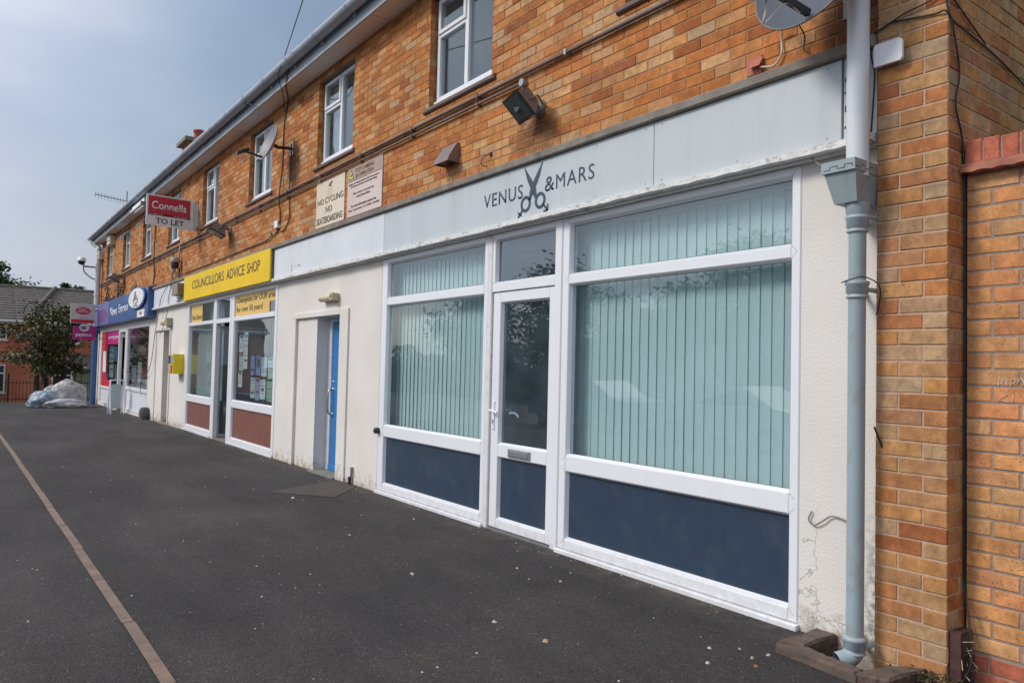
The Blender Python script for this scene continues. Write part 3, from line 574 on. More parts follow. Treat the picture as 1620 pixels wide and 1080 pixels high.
# ---- upper windows
def light(mb, x0, x1, z0, z1, y, w=.045, m=UPVC, d=.05):
    """a rectangular frame ring with chamfered members butted end to end"""
    mb.bbox(x0, x1, y, y+d, z1-w, z1, m); mb.bbox(x0, x1, y, y+d, z0, z0+w, m)
    mb.bbox(x0, x0+w, y, y+d, z0+w, z1-w, m); mb.bbox(x1-w, x1, y, y+d, z0+w, z1-w, m)
def pane(x0, x1, z0, z1, y, m, parent):
    p = MB(); p.box(x0, x1, y, y+.006, z0, z1, m); return p.build('pane', parent)
def upper_window(x, style, vent):
    x0, x1 = x, x+WW-.04; z0, z1 = 3.985, 5.03; mid = x0+.54; Y = .075
    mb = MB(); w = .05
    mb.bbox(x0, x1, Y, Y+.06, z1-w, z1, UPVC); mb.bbox(x0, x1, Y, Y+.06, z0, z0+w, UPVC)
    mb.bbox(x0, x0+w, Y, Y+.06, z0+w, z1-w, UPVC); mb.bbox(x1-w, x1, Y, Y+.06, z0+w, z1-w, UPVC); mb.bbox(mid-.03, mid+.03, Y, Y+.06, z0+w, z1-w, UPVC)
    tr = 4.66
    mb.bbox(x0+w, mid-.03, Y, Y+.06, tr-.03, tr+.03, UPVC)
    f = mb.build('window', B)
    pane(x0+w, mid-.03, z0+w, tr-.03, Y+.03, GLU, f); pane(mid+.03, x1-w, z0+w, z1-w, Y+.03, GLU, f)
    # opening top vent
    v = MB(); vx0, vx1 = x0+.03, mid-.01; vz0, vz1 = tr+.005, z1-.02
    if vent:
        a = R(vent); up = Vector((0, math.sin(a), math.cos(a))); nr = Vector((0, -math.cos(a), math.sin(a))); hinge = Vector((0, Y-.015, vz1)); H = vz1-vz0
        for (u0, u1, h0, h1) in ((vx0, vx1, 0, .045), (vx0, vx1, H-.045, H), (vx0, vx0+.045, .045, H-.045), (vx1-.045, vx1, .045, H-.045)):
            c = hinge - up*((h0+h1)/2); c.x = (u0+u1)/2; v.obox(c, Vector((1, 0, 0)), nr, up, (u1-u0)/2, .02, (h1-h0)/2, UPVC)
        vo = v.build('vent_sash', f)
        p = MB(); c = hinge - up*(H/2); c.x = (vx0+vx1)/2; p.obox(c, Vector((1, 0, 0)), nr, up, (vx1-vx0)/2-.045, .003, H/2-.045, GLU); p.build('pane', f)
    else:
        light(v, vx0, vx1, vz0, vz1, Y-.015, .042, UPVC, .04); v.build('vent_sash', f)
        pane(vx0+.042, vx1-.042, vz0+.042, vz1-.042, Y, GLU, f)
    # blinds and curtains inside
    b = MB()
    if style == 'venetian':
        for (a, c) in ((x0+w, mid-.03), (mid+.03, x1-w)):
            z = z0+w
            while z < z1-w:
                b.add([(a, Y+.10, z), (c, Y+.10, z), (c, Y+.118, z+.014), (a, Y+.118, z+.014)], [(0, 1, 2, 3)], BLIND_D); z += .022
        b.box(x0, x1, Y+.16, Y+.165, z0, z1, DARKR); b.build('blind', f, fix=False)
    elif style == 'curtain':
        rnd = random.Random(int(x*10)); 
        for (a, c) in ((x0+w, x0+w+.27), (mid+.20, x1-w)):
            u = a; vs = []; i = 0
            while u <= c+.001:
                y = Y+.12+.018*math.sin(i*1.3+x)
                vs += [(u, y, z0+w), (u, y, z1-w)]; u += .012; i += 1
            b.add(vs, [(2*k, 2*k+2, 2*k+3, 2*k+1) for k in range(len(vs)//2-1)], CURT, True)
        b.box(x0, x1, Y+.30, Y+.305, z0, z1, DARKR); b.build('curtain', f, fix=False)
    s = MB(); s.bbox(x0-.09, x1+.09, -.030, .09, 3.872, 3.922, SILL, .012); s.box(x0+.005, x1-.005, .045, .12, 3.9235, 3.984, UPVC); s.build('sill', f)
    # dark room
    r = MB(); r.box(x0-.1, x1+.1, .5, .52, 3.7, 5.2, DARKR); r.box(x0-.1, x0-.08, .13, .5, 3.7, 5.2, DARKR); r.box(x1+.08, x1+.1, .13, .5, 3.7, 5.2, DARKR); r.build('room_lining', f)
for x, st, ve in zip([-3.70]+WIN, ['curtain', 'venetian', 'curtain', 'curtain', 'curtain', 'curtain', 'curtain', 'curtain', 'curtain'], [0, 0, 0, 0, 0, 0, 42, 42, 42]): upper_window(x, st, ve)

# ---- near shopfront
Y0 = .0   # frame face
def slats(parent, x0, x1, z0, z1, y, ang, pitch=.081, w=.089, m=BLIND, gaps=(), name='blind'):
    mb = MB(); rnd = random.Random(int(x0*7)); x = x0+.02
    while x < x1-.02:
        a = R(ang + rnd.uniform(-2.4, 1.9)); 
        for (ga, gb, da) in gaps:
            if ga < x < gb: a = R(da + rnd.uniform(-1.5, 1.5))
        c, s_ = math.cos(a)*w/2, math.sin(a)*w/2; b_ = .003
        # gently curved louvre, three strips
        pts = [(-1, 0), (-.33, b_), (.33, b_), (1, 0)]
        vs = []
        for u, h in pts:
            px_ = x+c*u - math.sin(a)*h; py_ = y + s_*u + math.cos(a)*h
            vs += [(px_, py_, z0+.012), (px_+rnd.uniform(-.002, .002), py_, z1)]
        mb.add(vs, [(0, 2, 3, 1), (2, 4, 5, 3), (4, 6, 7, 5)], m, True)
        x += pitch
    mb.box(x0, x1, y-.02, y+.02, z1, z1+.035, UPVC)
    return mb.build(name, parent, fix=False)
def shopfront(cols, x0, x1, bars, mats):
    pass
def bead(mb, x0, x1, z0, z1, y, m=UPVC, b=.014, d=.03):
    """glazing bead: four sloping strips inside an opening, front edge at y, back at y+d"""
    o = [(x0, y, z0), (x1, y, z0), (x1, y, z1), (x0, y, z1)]; i = [(x0+b, y+d, z0+b), (x1-b, y+d, z0+b), (x1-b, y+d, z1-b), (x0+b, y+d, z1-b)]
    mb.add(o+i, [(k, (k+1) % 4, 4+(k+1) % 4, 4+k) for k in range(4)], m)
    g = .0025; i2 = [(x0+b+g, y+d-.001, z0+b+g), (x1-b-g, y+d-.001, z0+b+g), (x1-b-g, y+d-.001, z1-b-g), (x0+b+g, y+d-.001, z1-b-g)]
    mb.add(i+i2, [(k, (k+1) % 4, 4+(k+1) % 4, 4+k) for k in range(4)], GASKET)
def bay(x0, x1, zs, parent, panel, glass=GL, zb=0.033, sill=True, fm=UPVC, zt=2.505, lw=.10, rw=.10, yf=-.004):
    """one bay of a shopfront: outer frame x0..x1; zs = openings from the bottom up [(z0,z1,kind)]"""
    mb = MB(); d = .075
    a, b = x0+lw, x1-rw
    prev = zb
    for (z0, z1, kd) in zs:
        mb.bbox(a, b, yf, yf+d, prev, z0, fm, .006); prev = z1
        bead(mb, a, b, z0, z1, yf+.004, fm)
    mb.bbox(a, b, yf, yf+d, prev, zt, fm, .006)
    mb.bbox(x0, a, yf, yf+d, zb, zt, fm, .006); mb.bbox(b, x1, yf, yf+d, zb, zt, fm, .006)
    if sill: mb.bbox(x0-.01, x1+.01, yf-.028, yf+d, -.012, zb-.003, fm, .006)
    for (z0, z1, kd) in zs:      # welded mitre seams at every corner of the openings
        for (cx_, sx_) in ((a, -1), (b, 1)):
            for (cz_, sz_) in ((z0, -1), (z1, 1)):
                l_ = .036; w_ = .0011; p_ = Vector((cx_, yf-.0006, cz_)); q_ = p_ + Vector((sx_*l_, 0, sz_*l_)); n_ = Vector((-sz_, 0, sx_)).normalized()*w_
                mb.add([p_+n_, p_-n_, q_-n_, q_+n_], [(0, 1, 2, 3)], SEAM)
    f = mb.build('shopfront', parent)
    for (z0, z1, kd) in zs:
        p = MB(); p.box(a+.01, b-.01, yf+.034, yf+.040, z0+.01, z1-.01, panel if kd == 'p' else glass); p.build('panel' if kd == 'p' else 'pane', f)
    return f
bayL = bay(-7.355, -5.33, [(.105, .605, 'p'), (.722, 2.000, 'g'), (2.078, 2.455, 'g')], B, NAVY, lw=.125, rw=.058)
bayR = bay(-4.335, -2.333, [(.105, .605, 'p'), (.722, 2.000, 'g'), (2.072, 2.455, 'g')], B, NAVY, lw=.078, rw=.058)
slats(bayL, -7.5, -5.30, .70, 2.43, .15, -3.6, gaps=((-7.5, -6.75, -6.6), (-6.75, -6.4, -5.0)))
slats(bayR, -4.38, -2.30, .70, 2.43, .15, -4.0)
# door bay: posts, transom light and door
mb = MB(); yf = -.004
mb.bbox(-5.328, -5.262, yf-.006, yf+.08, .0, 2.505, UPVC_D, .006); mb.bbox(-4.42, -4.337, yf-.006, yf+.08, .0, 2.505, UPVC, .006)
mb.bbox(-5.262, -4.42, yf, yf+.075, 2.455, 2.505, UPVC, .005); mb.bbox(-5.262, -4.42, yf, yf+.075, 2.005, 2.082, UPVC, .005)
mb.bbox(-5.262, -5.225, yf, yf+.075, 2.082, 2.455, UPVC, .004); bead(mb, -5.225, -4.42, 2.082, 2.455, yf+.004)
mb.box(-5.262, -4.42, yf+.0, yf+.08, -.01, .018, METAL)
df = mb.build('door_frame', B)
pane(-5.22, -4.425, 2.085, 2.45, yf+.034, GL2, df)
mb = MB(); dx0, dx1, dz0, dz1 = -5.250, -4.426, .024, 1.998; yd = .006
mb.bbox(dx0, dx0+.105, yd, yd+.06, dz0, dz1, UPVC); mb.bbox(dx1-.068, dx1, yd, yd+.06, dz0, dz1, UPVC)
for a, b in ((dz0, .10), (.618, .722), (1.915, dz1)): mb.bbox(dx0+.105, dx1-.068, yd, yd+.06, a, b, UPVC)
bead(mb, dx0+.105, dx1-.068, .10, .618, yd+.003); bead(mb, dx0+.105, dx1-.068, .722, 1.915, yd+.003)
door = mb.build('door', B)
p = MB(); p.box(dx0+.11, dx1-.07, yd+.033, yd+.039, .11, .61, NAVY); p.build('panel', door)
pane(dx0+.11, dx1-.07, .73, 1.91, yd+.033, GL2, door)
mb = MB(); mb.bbox(-5.222, -5.192, yd-.010, yd, .84, 1.08, UPVC, .003); mb.tube([(-5.207, yd-.008, 1.0), (-5.207, yd-.05, 1.0)], .009, UPVC, 8); mb.tube(smooth_path([(-5.207, yd-.05, 1.0), (-5.16, yd-.055, 1.002), (-5.10, yd-.045, .985)]), .010, UPVC, 8)
mb.lathe([(.009, 0), (.009, .006)], (-5.207, yd-.010, .915), METAL, 10, 'Y'); mb.box(-5.210, -5.204, yd-.018, yd-.016, .89, .905, DARKP); mb.build('handle', door)
mb = MB(); mb.bbox(-4.985, -4.690, yd-.012, yd, .632, .700, METAL, .004); mb.bbox(-4.965, -4.710, yd-.018, yd-.012, .643, .689, METAL, .003); mb.build('letterbox', door)
# inside handle seen through the glass
mb = MB(); mb.tube(smooth_path([(-5.09, yd+.075, .98), (-5.03, yd+.09, .985), (-4.97, yd+.085, .955)]), .009, UPVC, 8); mb.build('inner_handle', door)
# room behind
def room(x0, x1, y1, z1, m, parent, z0=0.0, extra=None):
    mb = MB(); mb.box(x0, x1, y1, y1+.02, z0, z1, m); mb.box(x0, x0+.02, .26, y1, z0, z1, m); mb.box(x1-.02, x1, .26, y1, z0, z1, m); mb.box(x0, x1, .26, y1, z1, z1+.02, m); mb.box(x0, x1, .1, y1, z0-.04, z0-.02, m)
    if extra: extra(mb)
    return mb.build('interior', parent)
def clutter(mb):
    mb.box(-6.6, -5.2, 2.6, 3.1, 0, .9, CREAMP); mb.box(-4.9, -4.2, 3.0, 3.2, 0, 1.9, BLIND_D)
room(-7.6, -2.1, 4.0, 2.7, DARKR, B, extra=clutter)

# ---- blue door lobby
mb = MB()
mb.bbox(-9.98, -8.42+.0, -.022, .0, 1.957, 2.025, RENDER, .004)          # head moulding
mb.bbox(-9.98, -9.882, -.020, .0, -.02, 1.957, RENDER, .004)
mb.bbox(-8.42, -8.18, -.022, .0, -.02, 2.025, RENDER, .004)
mb.box(-9.88, -9.21, .02, .20, -.02, 1.955, RENDER)
mb.box(-9.88, -9.22, .24, .30, -.02, 1.955, RENDER); mb.box(-8.42, -8.40, .24, .9, -.02, 1.955, RENDER)
mb.box(-9.88, -8.42, .24, .9, 1.957, 2.0, RENDER)
mb.build('door_surround', B)
mb = MB(); mb.box(-9.22, -8.42, -.06, .50, -.02, .014, STONE); mb.build('door_step', B)
DY = .17
mb = MB(); WGF = mat('white_gloss_frame', (.58, .62, .68), .4, dirt=(.35, .32, .28), dirt_scale=8, dirt_amt=.5)
mb.bbox(-9.208, -9.085, DY, DY+.07, .0145, 1.955, WGF, .004); mb.box(-9.085, -8.42, DY+.01, DY+.07, 1.90, 1.955, WGF); mb.bbox(-8.47, -8.42, DY, DY+.07, .0145, 1.90, WGF, .004)
fr_ = mb.build('door_frame', B)
mb = MB(); mb.bbox(-9.083, -8.472, DY+.02, DY+.06, .0145, 1.898, BLUED, .004); mb.bbox(-9.083, -8.472, DY-.01, DY+.019, .0155, .09, BLUED, .006)
for z0, z1 in ((.2, .75), (1.1, 1.78)): bead(mb, -8.93, -8.58, z0, z1, DY+.0195, BLUED, .02, .012)
bd = mb.build('door', B)
mb = MB(); hx = -9.045; mb.tube(smooth_path([(hx, DY+.02, .72), (hx, DY-.035, .74), (hx, DY-.045, .88), (hx, DY-.035, 1.02), (hx, DY+.02, 1.04)]), .011, STEEL, 8)
for z in (.72, 1.04, 1.13): mb.lathe([(.026, 0), (.026, .006), (.018, .012)], (hx, DY+.02, z), STEEL, 14, 'Y')
mb.build('handle', bd)

# ---- advice shopfront
bayA = bay(-15.965, -13.99, [(.10, .565, 'p'), (.69, 2.045, 'g'), (2.10, 2.452, 'g')], B, MAROON, lw=.11, rw=.06)
bayB = bay(-12.93, -10.675, [(.10, .605, 'p'), (.72, 2.035, 'g'), (2.105, 2.452, 'g')], B, MAROON, lw=.14, rw=.10)
mb = MB(); mb.bbox(-13.988, -13.84, yf-.004, yf+.08, -.03, 2.505, UPVC, .006); mb.bbox(-13.03, -12.932, yf-.004, yf+.08, -.01, 2.505, UPVC, .006)
mb.bbox(-13.84, -13.03, yf, yf+.075, 2.455, 2.505, UPVC, .005); mb.bbox(-13.84, -13.03, yf, yf+.075, 2.03, 2.10, UPVC, .005); bead(mb, -13.84, -13.03, 2.10, 2.455, yf+.004)
mb.box(-13.84, -13.03, yf, .2, -.03, .01, STONE)
dfr = mb.build('door_frame', B); pane(-13.83, -13.04, 2.11, 2.45, yf+.034, GL2, dfr)
slats(bayA, -16.05, -13.98, .64, 2.42, .17, -3, m=BLIND)
slats(bayB, -11.72, -10.75, 1.45, 2.03, .17, -14, m=BLIND)
# door standing open into the shop
mb = MB(); ax = Vector((.30, .954, 0)); ay = Vector((-.954, .30, 0)); C0 = Vector((-13.80, .06, 0))
def dbox(u0, u1, z0, z1, m, t=.025, dy=0): mb.obox(C0 + ax*((u0+u1)/2) + ay*dy + Vector((0, 0, (z0+z1)/2)), ax, ay, FZ, (u1-u0)/2, t, (z1-z0)/2, m)
dbox(0, .03, .02, 1.99, METAL); dbox(.74, .77, .02, 1.99, METAL); dbox(.03, .74, .02, .08, METAL); dbox(.03, .74, 1.95, 1.99, METAL)
od = mb.build('open_door', B); mb = MB(); dbox(.03, .74, .08, 1.95, GL2, .003); mb.build('pane', od)
PAPER = [mat('paper_white', (.62, .68, .68), .7), mat('paper_blue', (.10, .30, .55), .7), mat('paper_lilac', (.35, .35, .52), .7), mat('paper_green', (.30, .42, .25), .7), mat('paper_pale', (.50, .58, .56), .7)]
def papers(parent, rects, y):
    for x0, x1, z0, z1, k, tilt in rects:
        mb = MB(); c = Vector(((x0+x1)/2, y + .002*k, (z0+z1)/2)); a = R(tilt); u = Vector((math.cos(a), 0, math.sin(a))); w_ = Vector((-math.sin(a), 0, math.cos(a)))
        mb.obox(c, u, Vector((0, 1, 0)), w_, (x1-x0)/2, .0008, (z1-z0)/2, PAPER[k])
        rnd = random.Random(int(x0*100)); nl = rnd.randint(3, 6)
        for i in range(nl):
            zz = (z1-z0)/2*(.8-1.6*i/nl); hw = (x1-x0)/2*rnd.uniform(.45, .8)
            mb.obox(c + w_*zz + Vector((0, -.0014, 0)), u, Vector((0, 1, 0)), w_, hw, .0004, .006 if rnd.random() < .7 else .02, rnd.choice([INK, DARKP, PAPER[2], PAPER[1]]))
        mb.build('poster', parent)
papers(bayB, [(-12.62, -12.38, 1.52, 1.80, 0, 0), (-12.62, -12.38, 1.22, 1.50, 4, 0), (-12.36, -12.16, 1.25, 1.84, 0, 0), (-12.62, -12.40, .95, 1.20, 0, 2),
              (-11.98, -11.80, 1.16, 1.46, 1, 0), (-11.72, -11.50, 1.16, 1.46, 1, -3), (-11.46, -11.22, 1.15, 1.44, 0, 0), (-11.18, -10.95, 1.12, 1.44, 4, 2),
              (-11.98, -11.76, .80, 1.12, 4, 0), (-11.73, -11.52, .78, 1.12, 2, 0), (-11.49, -11.24, .80, 1.10, 0, 1), (-11.20, -10.96, .78, 1.08, 3, 0)], .05)
papers(bayA, [(-14.62, -14.38, 1.35, 1.65, 0, 0), (-14.62, -14.38, 1.02, 1.30, 4, 0), (-14.30, -14.12, 1.02, 1.62, 4, 1), (-15.7, -15.2, 1.1, 1.45, 3, 0)][:3], .05)
mb = MB(); mb.box(-15.75, -14.93, .022, .0265, 2.112, 2.44, YEL_P); n1_ = mb.build('window_poster', bayA)
text('poster_lettering', 'Vote Liberal', BLK, bayA, (-15.70, .0215, 2.16), .72, .10, bold=.0)
mb = MB(); mb.box(-12.77, -10.80, .022, .0265, 2.275, 2.443, YEL_P); mb.box(-12.77, -11.10, .022, .0265, 2.118, 2.2748, YEL_P); mb.build('window_poster', bayB)
text('poster_lettering', 'Champions for OUR area', BLK, bayB, (-12.73, .0215, 2.30), 1.88, .125, bold=.004)
text('poster_lettering', 'for over 50 years!', BLK, bayB, (-12.73, .0215, 2.155), 1.33, .115, bold=.004)
def clutter2(mb):
    mb.box(-14.9, -14.85, .5, 1.9, .55, 1.30, mat('blue_screen', (.04, .18, .60), .7)); mb.box(-14.5, -14.2, .35, .55, .0, .62, CREAMP); mb.box(-14.2, -14.1, .3, .55, .0, .30, WHT)
    mb.box(-12.3, -11.2, 1.5, 2.0, 0, .75, CREAMP); mb.box(-15.6, -14.6, 1.2, 1.8, 0, .8, REDS)
room(-16.1, -10.5, 3.5, 2.6, ROOM2, B, z0=-.02, extra=clutter2)

# ---- second doorway
mb = MB(); gzz = gz(-18)
mb.bbox(-19.02, -17.36, -.022, .0, 2.022, 2.085, RENDER, .004); mb.bbox(-17.45, -17.36, -.02, .0, gzz-.03, 2.022, RENDER, .004)
mb.box(-18.93, -18.20, .02, .24, gzz-.03, 2.02, RENDER); mb.box(-18.93, -18.21, .24, .75, gzz-.03, 2.02, RENDER); mb.box(-17.45, -17.43, .24, .9, gzz-.03, 2.02, RENDER)
mb.box(-18.93, -17.45, .24, .9, 2.022, 2.06, RENDER); mb.build('door_surround', B)
mb = MB(); mb.box(-18.21, -17.45, -.05, .75, gzz-.03, gzz+.02, STONE); mb.build('door_step', B)
mb = MB(); mb.bbox(-18.20, -17.45, .70, .75, gzz+.02, 2.02, mat('grey_door', (.42, .43, .45), .5), .004); mb.build('door', B)

# ---- post office shopfront
g3 = gz(-23)
WPN = mat('white_panel', (.72, .75, .80), .4, var=.05, scale=3, dirt=(.35, .33, .3), dirt_scale=3, dirt_amt=.35)
bayP = bay(-27.35, -23.93, [(.02, .44, 'p'), (.50, 2.20, 'g')], B, WPN, lw=.16, rw=.07, zb=g3+.06, zt=2.46, sill=False, fm=UPVC_D)
bayQ = bay(-22.80, -19.62, [(.04, .54, 'p'), (.62, 2.18, 'g')], B, WPN, lw=.2, rw=.1, zb=g3+.06, zt=2.46, sill=False, fm=UPVC_D)
mb = MB(); mb.box(-27.35, -23.93, -.02, .1, g3-.02, g3+.058, PEEL); mb.box(-22.80, -19.62, -.02, .1, g3-.02, g3+.058, PEEL)
mb.bbox(-23.93, -23.84, yf-.004, yf+.08, g3, 2.46, UPVC_D, .006); mb.bbox(-22.90, -22.80, yf-.004, yf+.08, g3, 2.46, UPVC_D, .006); mb.bbox(-23.84, -22.90, yf, yf+.07, 2.12, 2.46, UPVC_D, .006)
mb.build('door_frame', B)
mb = MB(); mb.box(-27.15, -24.05, .02, .027, .52, 2.19, PORED) if False else None
mb.box(-27.17, -26.2, .022, .0265, .52, 2.19, PORED); mb.box(-26.2, -24.02, .022, .0265, 1.80, 2.19, MAG); mb.box(-26.2, -25.2, .022, .0265, .52, .72, PORED); mb.box(-26.9, -26.3, .018, .0215, .95, 1.6, PAPER[0]); mb.build('window_poster', bayP)
text('poster_lettering', 'serving you', WHT, bayP, (-26.0, .0215, 1.93), 1.8, .14, bold=.01)
papers(bayP, [(-26.0, -25.3, 1.25, 1.75, 4, 0), (-25.2, -24.6, 1.3, 1.72, 1, 0), (-25.9, -25.1, .8, 1.2, 0, 0), (-24.9, -24.2, .75, 1.2, 3, 0)], .06)
papers(bayQ, [(-22.3, -21.7, .75, 1.2, 2, 0), (-21.5, -21.0, .8, 1.3, 4, 0)], .08)
def clutter3(mb):
    rnd = random.Random(5); pal = [PORED, MAG, PAPER[1], PAPER[3], CREAMP, PAPER[0], YEL_P, DARKR]
    for i in range(90):
        x = rnd.uniform(-27, -19.9); z = rnd.choice([.1, .45, .8, 1.15, 1.5]); y = rnd.uniform(.9, 1.5); w_ = rnd.uniform(.1, .3); mb.box(x, x+w_, y, y+.2, z, z+rnd.uniform(.12, .3), rnd.choice(pal))
    mb.box(-22.5, -20.0, .75, .8, -.1, .75, MAROON); mb.box(-21.4, -20.2, .6, .65, .76, 2.1, mat('teal_unit', (.06, .14, .15), .6))
room(-27.5, -19.4, 3.0, 2.6, DARKR, B, z0=-.14, extra=clutter3)
mb = MB(); ax = Vector((.45, -.893, 0)); ay = Vector((.893, .45, 0)); C0 = Vector((-23.82, .0, 0))
ax = Vector((.50, .866, 0)); ay = Vector((.866, -.5, 0))
dbox(0, .08, g3+.03, 2.1, UPVC_D, .02); dbox(.78, .86, g3+.03, 2.1, UPVC_D, .02); dbox(.08, .78, g3+.03, .6, UPVC_D, .02); dbox(.08, .78, 1.98, 2.1, UPVC_D, .02)
rnd = random.Random(4)
for i in range(16): 
    u = rnd.uniform(.1, .55); z = rnd.uniform(.65, 1.8); dbox(u, u+rnd.uniform(.1, .2), z, z+rnd.uniform(.1, .2), rnd.choice(PAPER), .003, rnd.uniform(.008, .012))
mb.build('open_door', B)

# ================================================================== SIGNS ON THE FASCIA
def board(name, label, x0, x1, z0, z1, y0, y1, m, cat='sign', group=None):
    t = thing(name, label, cat, group, ((x0+x1)/2, y1, z0)); mb = MB(); mb.bbox(x0, x1, y0, y1, z0, z1, m, .003); mb.build('board', t); return t
s1 = thing('fascia_sign', 'long pale grey shop sign with navy scissors logo and lettering above the blinds', 'sign', None, (-4.6, -.02, 2.56))
mb = MB(); mb.bbox(-7.19, -3.352, -.08, -.012, 2.560, 2.982, FASC, .002); mb.bbox(-3.348, -2.062, -.08, -.012, 2.560, 2.982, FASC, .002)
for x in (-7.1, -6.0, -4.95, -3.9, -3.42, -3.28, -2.7, -2.14):
    for z in (2.59, 2.955): mb.lathe([(.006, 0), (.004, .003)], (x, -.08, z), METAL, 8, 'Y')
mb.build('board', s1)
YS = -.0802
text('lettering', 'VENUS', INK, s1, (-5.31, YS, 2.722), .555, .115, bold=.004, space=1.15)
text('lettering', '&', INK, s1, (-4.475, YS, 2.722), .115, .113, bold=.004)
text('lettering', 'MARS', INK, s1, (-4.34, YS, 2.722), .425, .112, bold=0, space=1.15)
# scissors with the two handle rings drawn as venus and mars symbols
mb = MB(); y = YS
def flat(pts): mb.prism([(px_, y, pz) for px_, pz in pts], (0, -.002, 0), INK)
def bar(a, b_, w):
    d = Vector((b_[0]-a[0], b_[1]-a[1])); d.normalize(); q = Vector((-d.y, d.x))*w/2; flat([(a[0]+q.x, a[1]+q.y), (b_[0]+q.x, b_[1]+q.y), (b_[0]-q.x, b_[1]-q.y), (a[0]-q.x, a[1]-q.y)])
def ringp(cx, cz, ro, ri, n=28):
    vs = [(cx+r_*math.cos(2*math.pi*k/n), y+dy, cz+r_*math.sin(2*math.pi*k/n)) for dy in (0, -.002) for r_ in (ro, ri) for k in range(n)]
    fs = [(2*n+k, 2*n+(k+1) % n, 3*n+(k+1) % n, 3*n+k) for k in range(n)] + [(k, (k+1) % n, 2*n+(k+1) % n, 2*n+k) for k in range(n)] + [(n+k, 3*n+k, 3*n+(k+1) % n, n+(k+1) % n) for k in range(n)]
    mb.add(vs, fs, INK)
flat([(-4.742, 2.965), (-4.736, 2.965), (-4.640, 2.850), (-4.585, 2.770), (-4.570, 2.690), (-4.592, 2.685), (-4.650, 2.775), (-4.700, 2.860)])
y -= .0009
flat([(-4.512, 2.965), (-4.506, 2.965), (-4.545, 2.860), (-4.598, 2.775), (-4.655, 2.685), (-4.677, 2.690), (-4.662, 2.770), (-4.606, 2.850)])
ringp(-4.715, 2.668, .066, .041); ringp(-4.530, 2.668, .066, .041)
bar((-4.755, 2.625), (-4.812, 2.568), .018); bar((-4.815, 2.612), (-4.765, 2.582), .016)
bar((-4.49, 2.63), (-4.437, 2.58), .018); bar((-4.485, 2.576), (-4.434, 2.576), .016); bar((-4.436, 2.574), (-4.436, 2.626), .016)
mb.build('logo', s1)
t = thing('sign_panel', 'narrow older white fascia panel with black numeral behind the near drainpipe', 'sign', None, (-1.97, -.02, 2.56)); mb = MB(); mb.bbox(-2.056, -1.884, -.070, -.012, 2.560, 2.982, mat('old_white_board', (.56, .57, .57), .6, dirt=(.3, .29, .26), dirt_scale=6, dirt_amt=.5), .003); mb.build('board', t)
text('lettering', '2', BLK, t, (-2.050, -.0702, 2.62), .095, .13, bold=.02); text('lettering', '2', BLK, t, (-2.050, -.0702, 2.80), .095, .09, bold=.02)
t = board('fascia_board', 'blank white fascia board with scraped marks between yellow and grey signs', -10.645, -7.193, 2.560, 2.982, -.082, -.012, FASC_W, 'sign')
mb = MB(); SCR = mat('scraped_mark', (.82, .82, .82), .7); SCD = mat('old_glue', (.32, .28, .25), .8)
for a, b_, w_, m_ in [((-10.02, 2.60), (-9.93, 2.74), .030, SCR), ((-9.93, 2.60), (-9.93, 2.70), .016, SCD), ((-9.80, 2.66), (-9.60, 2.66), .020, SCR), ((-9.64, 2.59), (-9.63, 2.73), .030, SCR), ((-9.79, 2.66), (-9.68, 2.75), .018, SCR), ((-9.70, 2.64), (-9.69, 2.68), .02, SCD), ((-9.85, 2.59), (-9.70, 2.60), .02, SCR)]:
    d = Vector((b_[0]-a[0], b_[1]-a[1])); d.normalize(); q = Vector((-d.y, d.x))*w_/2
    mb.prism([(a[0]+q.x, -.0822, a[1]+q.y), (b_[0]+q.x, -.0822, b_[1]+q.y), (b_[0]-q.x, -.0822, b_[1]-q.y), (a[0]-q.x, -.0822, a[1]-q.y)], (0, -.0015, 0), m_)
mb.build('scraped_marks', t)
t = board('shop_sign', 'bright yellow shop sign with dark capitals above the open shop door', -15.76, -10.66, 2.530, 3.000, -.140, -.118, YEL)
mb = MB(); mb.box(-13.62, -13.616, -.1415, -.139, 2.533, 2.997, DARKP); mb.box(-15.75, -10.67, -.117, -.012, 2.560, 2.980, STONE); mb.build('panel_joint', t)
text('lettering', 'COUNCILLORS', INKB, t, (-15.10, -.1402, 2.720), 2.12, .165, bold=.006)
text('lettering', 'ADVICE', INKB, t, (-12.80+.0, -.1402, 2.720), 1.05, .165, bold=.02) if False else text('lettering', 'ADVICE', INKB, t, (-12.83, -.1402, 2.720), .98, .165, bold=.006)
text('lettering', 'SHOP', INKB, t, (-11.72, -.1402, 2.720), .62, .165, bold=.006)
t = board('fascia_board', 'plain white fascia board with cables and a grey box, beside blue sign', -18.90, -15.78, 2.560, 2.982, -.082, -.012, FASC_W, 'sign')
t = board('shop_sign', 'blue shop sign with white oval badge at the far end', -27.6, -18.96, 2.37, 3.06, -.20, -.012, BLUE_S)
mb = MB(); mb.box(-27.58, -24.6, -.2035, -.2, 2.39, 3.04, MAUVE); mb.build('mauve_panel', t)
mb = MB(); mb.prism(disc_pts((-25.9, -.2037, 2.66), .95, .19), (0, -.002, 0), PURP); mb.build('purple_oval', t)
text('lettering', 'News', WHT, t, (-24.35, -.2004, 2.58), 1.15, .26, bold=.008); text('lettering', 'Express', WHT, t, (-22.95, -.2004, 2.55), 1.45, .30, bold=.012, shear=.15)
mb = MB(); mb.prism(disc_pts((-20.15, -.222, 2.86), 1.08, .27, 36), (0, -.03, 0), BLUE_S); mb.prism(disc_pts((-20.15, -.253, 2.86), .97, .235, 36), (0, -.004, 0), WHT); bd_ = mb.build('oval_badge', t)
mb = MB()
